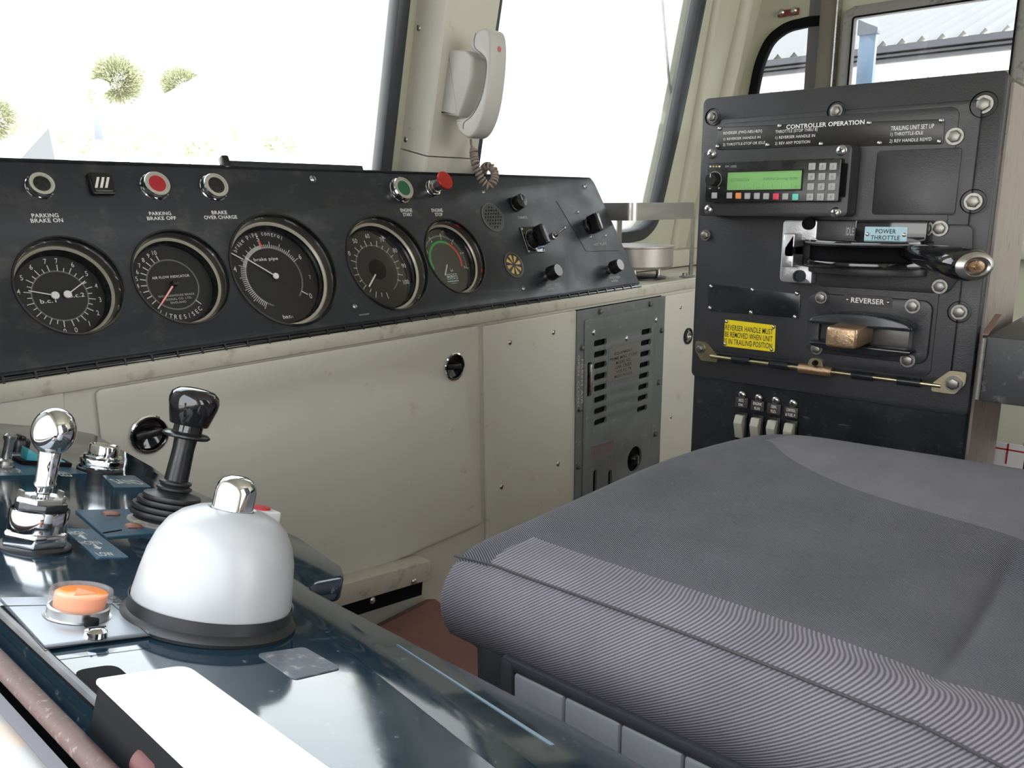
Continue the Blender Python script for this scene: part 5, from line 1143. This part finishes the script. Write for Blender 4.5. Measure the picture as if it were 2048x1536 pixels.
b = MB(); p = onY(461, 285, 34); b.box((p.x, p.y, p.z-.6), (.16, .16, 2.6), SHED, T=BI); b.done('post', t)
t = thing('lamp_post', 'white lamp post with round head seen through the left windscreen', 'lamp post', M4.Translation((onY(203, 215, 24).x, 24, -2.3)))
zt_ = onY(203, 165, 24).z+2.3; b = MB(); b.tube([(0, 0, 0), (0, 0, zt_-.2)], .07, SHED); b.done('pole', t)
b = MB(); b.lathe([(0, zt_+.1), (.25, zt_), (.28, zt_-.15), (.1, zt_-.3), (0, zt_-.3)], SHED, seg=20); b.done('lamp_head', t)
p = onY(194, 250, 20); b = MB(); b.box(p, (.18, .08, .66), BLS, bev=.01); o = b.done('signal_box'); tag(o, 'narrow blue grey upright sign hanging outside the left windscreen', 'sign')
# grey cowl just outside
t = thing('marker_cowl', 'grey wedge shaped cowl standing just outside the left windscreen', 'cowl', M4.Translation(onY(95, 312, 1.9)))
CI = t.matrix_world.inverted(); b = MB()
A = onY(97, 256, 1.9); L1 = onY(30, 330, 1.85); R1 = onY(140, 330, 2.15); M1 = onY(112, 330, 1.9)
bb = bmesh.new(); vv = [bb.verts.new(q) for q in (A, L1, M1, R1, V((L1.x, 2.3, L1.z)), V((A.x, 2.2, A.z-.01)))]
for q in ((0, 1, 2), (0, 2, 3), (0, 5, 4, 1), (0, 3, 5), (1, 4, 3, 2), (3, 4, 5)): bb.faces.new([vv[i] for i in q])
bmesh.ops.recalc_face_normals(bb, faces=bb.faces); b.merge(bb, mat('cowl_grey', (.26, .27, .30), .6), CI); b.done('hood', t, smooth=False)
# wiper outside the right windscreen
t = thing('windscreen_wiper', 'thin grey wiper with arm lying along the right edge of the right windscreen', 'wiper', K.m)
b = MB(); b.tube([K.at(1390, 15, -.035), K.at(1345, 235, -.035), K.at(1312, 385, -.035)], .005, SHL, seg=8); lab(b.done('blade', t), 'light grey blade')
b = MB(); b.tube([K.at(1323, -20, -.05), K.at(1333, 100, -.05), K.at(1343, 218, -.045)], .0035, SHL, seg=8); b.done('arm', t)
b = MB(); b.lathe([(0, .012), (.009, .01), (.012, 0)], SHL, T=M4.Translation(K.at(1342, 222, -.045)), seg=16); b.done('pivot', t)
# shed beside the track, seen through the side windows
SX = 9.0
t = thing('goods_shed', 'long white shed with ribbed roof and grey gutter bands outside the side windows', 'shed', M4.Translation((SX, 3, -2.3)))
GI2 = t.matrix_world.inverted()
def zat(px, py): return onX(px, py, SX).z
y_0, y_1 = -6, 4.7
def band(b, z1_, z0_, m, x=SX, th=.1): b.box((x+th/2, (y_0+y_1)/2, (z0_+z1_)/2), (th, y_1-y_0, z1_-z0_), m, T=GI2)
zA, zB, zC, zD, zE, zF_ = zat(1900, 22), zat(1900, 83), zat(1900, 96), zat(1900, 112), zat(1900, 150), zat(1900, 175)
b = MB(); band(b, zC-.02, -2.3, SHED, SX+.15); band(b, zat(1900, 147.5), zat(1900, 151.5), SHD, SX+.12, .03); b.done('wall', t)
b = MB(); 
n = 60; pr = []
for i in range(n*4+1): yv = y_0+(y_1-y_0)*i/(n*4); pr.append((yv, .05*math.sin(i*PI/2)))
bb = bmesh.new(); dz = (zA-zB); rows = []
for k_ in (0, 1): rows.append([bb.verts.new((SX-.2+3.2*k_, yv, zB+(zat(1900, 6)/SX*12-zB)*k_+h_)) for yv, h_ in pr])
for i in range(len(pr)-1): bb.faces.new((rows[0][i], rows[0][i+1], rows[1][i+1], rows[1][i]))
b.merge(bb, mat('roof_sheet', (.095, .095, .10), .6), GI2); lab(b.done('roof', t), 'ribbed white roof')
b = MB(); band(b, zB, zB-.06, SHD, SX-.2, .12); band(b, zB-.08, zB-.10, SHD, SX-.16, .1); band(b, zB-.12, zB-.14, SHD, SX-.14, .08); b.done('gutter', t)
b = MB(); band(b, zC+.02, zD, mat('fascia_grey', (.13, .13, .145), .6), SX-.05, .1); b.done('fascia', t)
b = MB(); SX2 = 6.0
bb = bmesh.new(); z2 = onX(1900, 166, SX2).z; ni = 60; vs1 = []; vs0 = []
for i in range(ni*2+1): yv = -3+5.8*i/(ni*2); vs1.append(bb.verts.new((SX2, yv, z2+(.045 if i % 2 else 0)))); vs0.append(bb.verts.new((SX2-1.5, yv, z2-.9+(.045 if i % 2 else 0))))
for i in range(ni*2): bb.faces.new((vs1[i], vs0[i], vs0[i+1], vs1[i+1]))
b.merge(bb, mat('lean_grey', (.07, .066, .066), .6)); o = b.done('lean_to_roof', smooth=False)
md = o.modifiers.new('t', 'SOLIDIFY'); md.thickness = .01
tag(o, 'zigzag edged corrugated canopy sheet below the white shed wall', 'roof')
# blue panel outside the sliding window
t = thing('wing_mirror', 'tall blue tinted mirror outside the sliding side window', 'mirror', M4.Translation(onX(1732, 120, 2.62)))
MI = t.matrix_world.inverted(); y0_, y1_ = onX(1748, 120, 2.62).y, onX(1714, 120, 2.62).y; zt3 = onX(1735, 62, 2.62).z
b = MB(); b.box((2.63, (y0_+y1_)/2, zt3-.17), (.02, y1_-y0_, .34), mat('mirror_blue', (.17, .25, .42), .25, var=.1, vscale=6, dirt=(.15, .18, .25), dirt_amt=.08, dscale=30), bev=.004, T=MI); b.done('glass', t)
b = MB(); b.prism(rpoly([(y0_-.004, zt3-.01), (y1_+.004, zt3-.01), (y1_+.004, zt3+.035), (y1_-.02, zt3+.022), (y0_-.004, zt3+.006)], .002), 2.615, 2.64, BLS, T=MI @ YZ); lab(b.done('head', t), 'dark top bracket')

# ================================================================== CAMERA, SKY, EXPOSURE
cam = bpy.data.cameras.new('camera'); co = bpy.data.objects.new('camera', cam); COL.objects.link(co)
cam.sensor_width = 36; cam.lens = F/2048*36; cam.clip_start = .01; cam.clip_end = 500
co.matrix_world = CAM.to_4x4(); SC.camera = co
w = bpy.data.worlds.new('sky'); SC.world = w; w.use_nodes = True; nt = w.node_tree
bg = nt.nodes['Background']; tc = nt.nodes.new('ShaderNodeTexCoord'); sx = nt.nodes.new('ShaderNodeSeparateXYZ'); cr = nt.nodes.new('ShaderNodeValToRGB')
nt.links.new(tc.outputs['Generated'], sx.inputs[0]); nt.links.new(sx.outputs['Z'], cr.inputs[0]); nt.links.new(cr.outputs[0], bg.inputs[0])
cr.color_ramp.elements[0].position = 0.0; cr.color_ramp.elements[0].color = (1, .97, .93, 1)
cr.color_ramp.elements[1].position = .55; cr.color_ramp.elements[1].color = (.84, .92, 1, 1)
bg.inputs[1].default_value = 3.6
sl = bpy.data.lights.new('sun', 'SUN'); sl.energy = 5.0; sl.angle = R(1.5); sl.color = (1, .95, .88); so = bpy.data.objects.new('sun', sl); COL.objects.link(so)
so.rotation_euler = V((0, .36, -.93)).to_track_quat('-Z', 'Y').to_euler()
SC.view_settings.view_transform = 'Standard'; SC.view_settings.look = 'None'; SC.view_settings.gamma = 1; SC.view_settings.use_curve_mapping = False
SC.view_settings.exposure = .62
SC.cycles.max_bounces = 10; SC.cycles.diffuse_bounces = 6; SC.cycles.glossy_bounces = 5; SC.cycles.transparent_max_bounces = 16
SC.cycles.use_denoising = True; SC.cycles.sample_clamp_indirect = 8
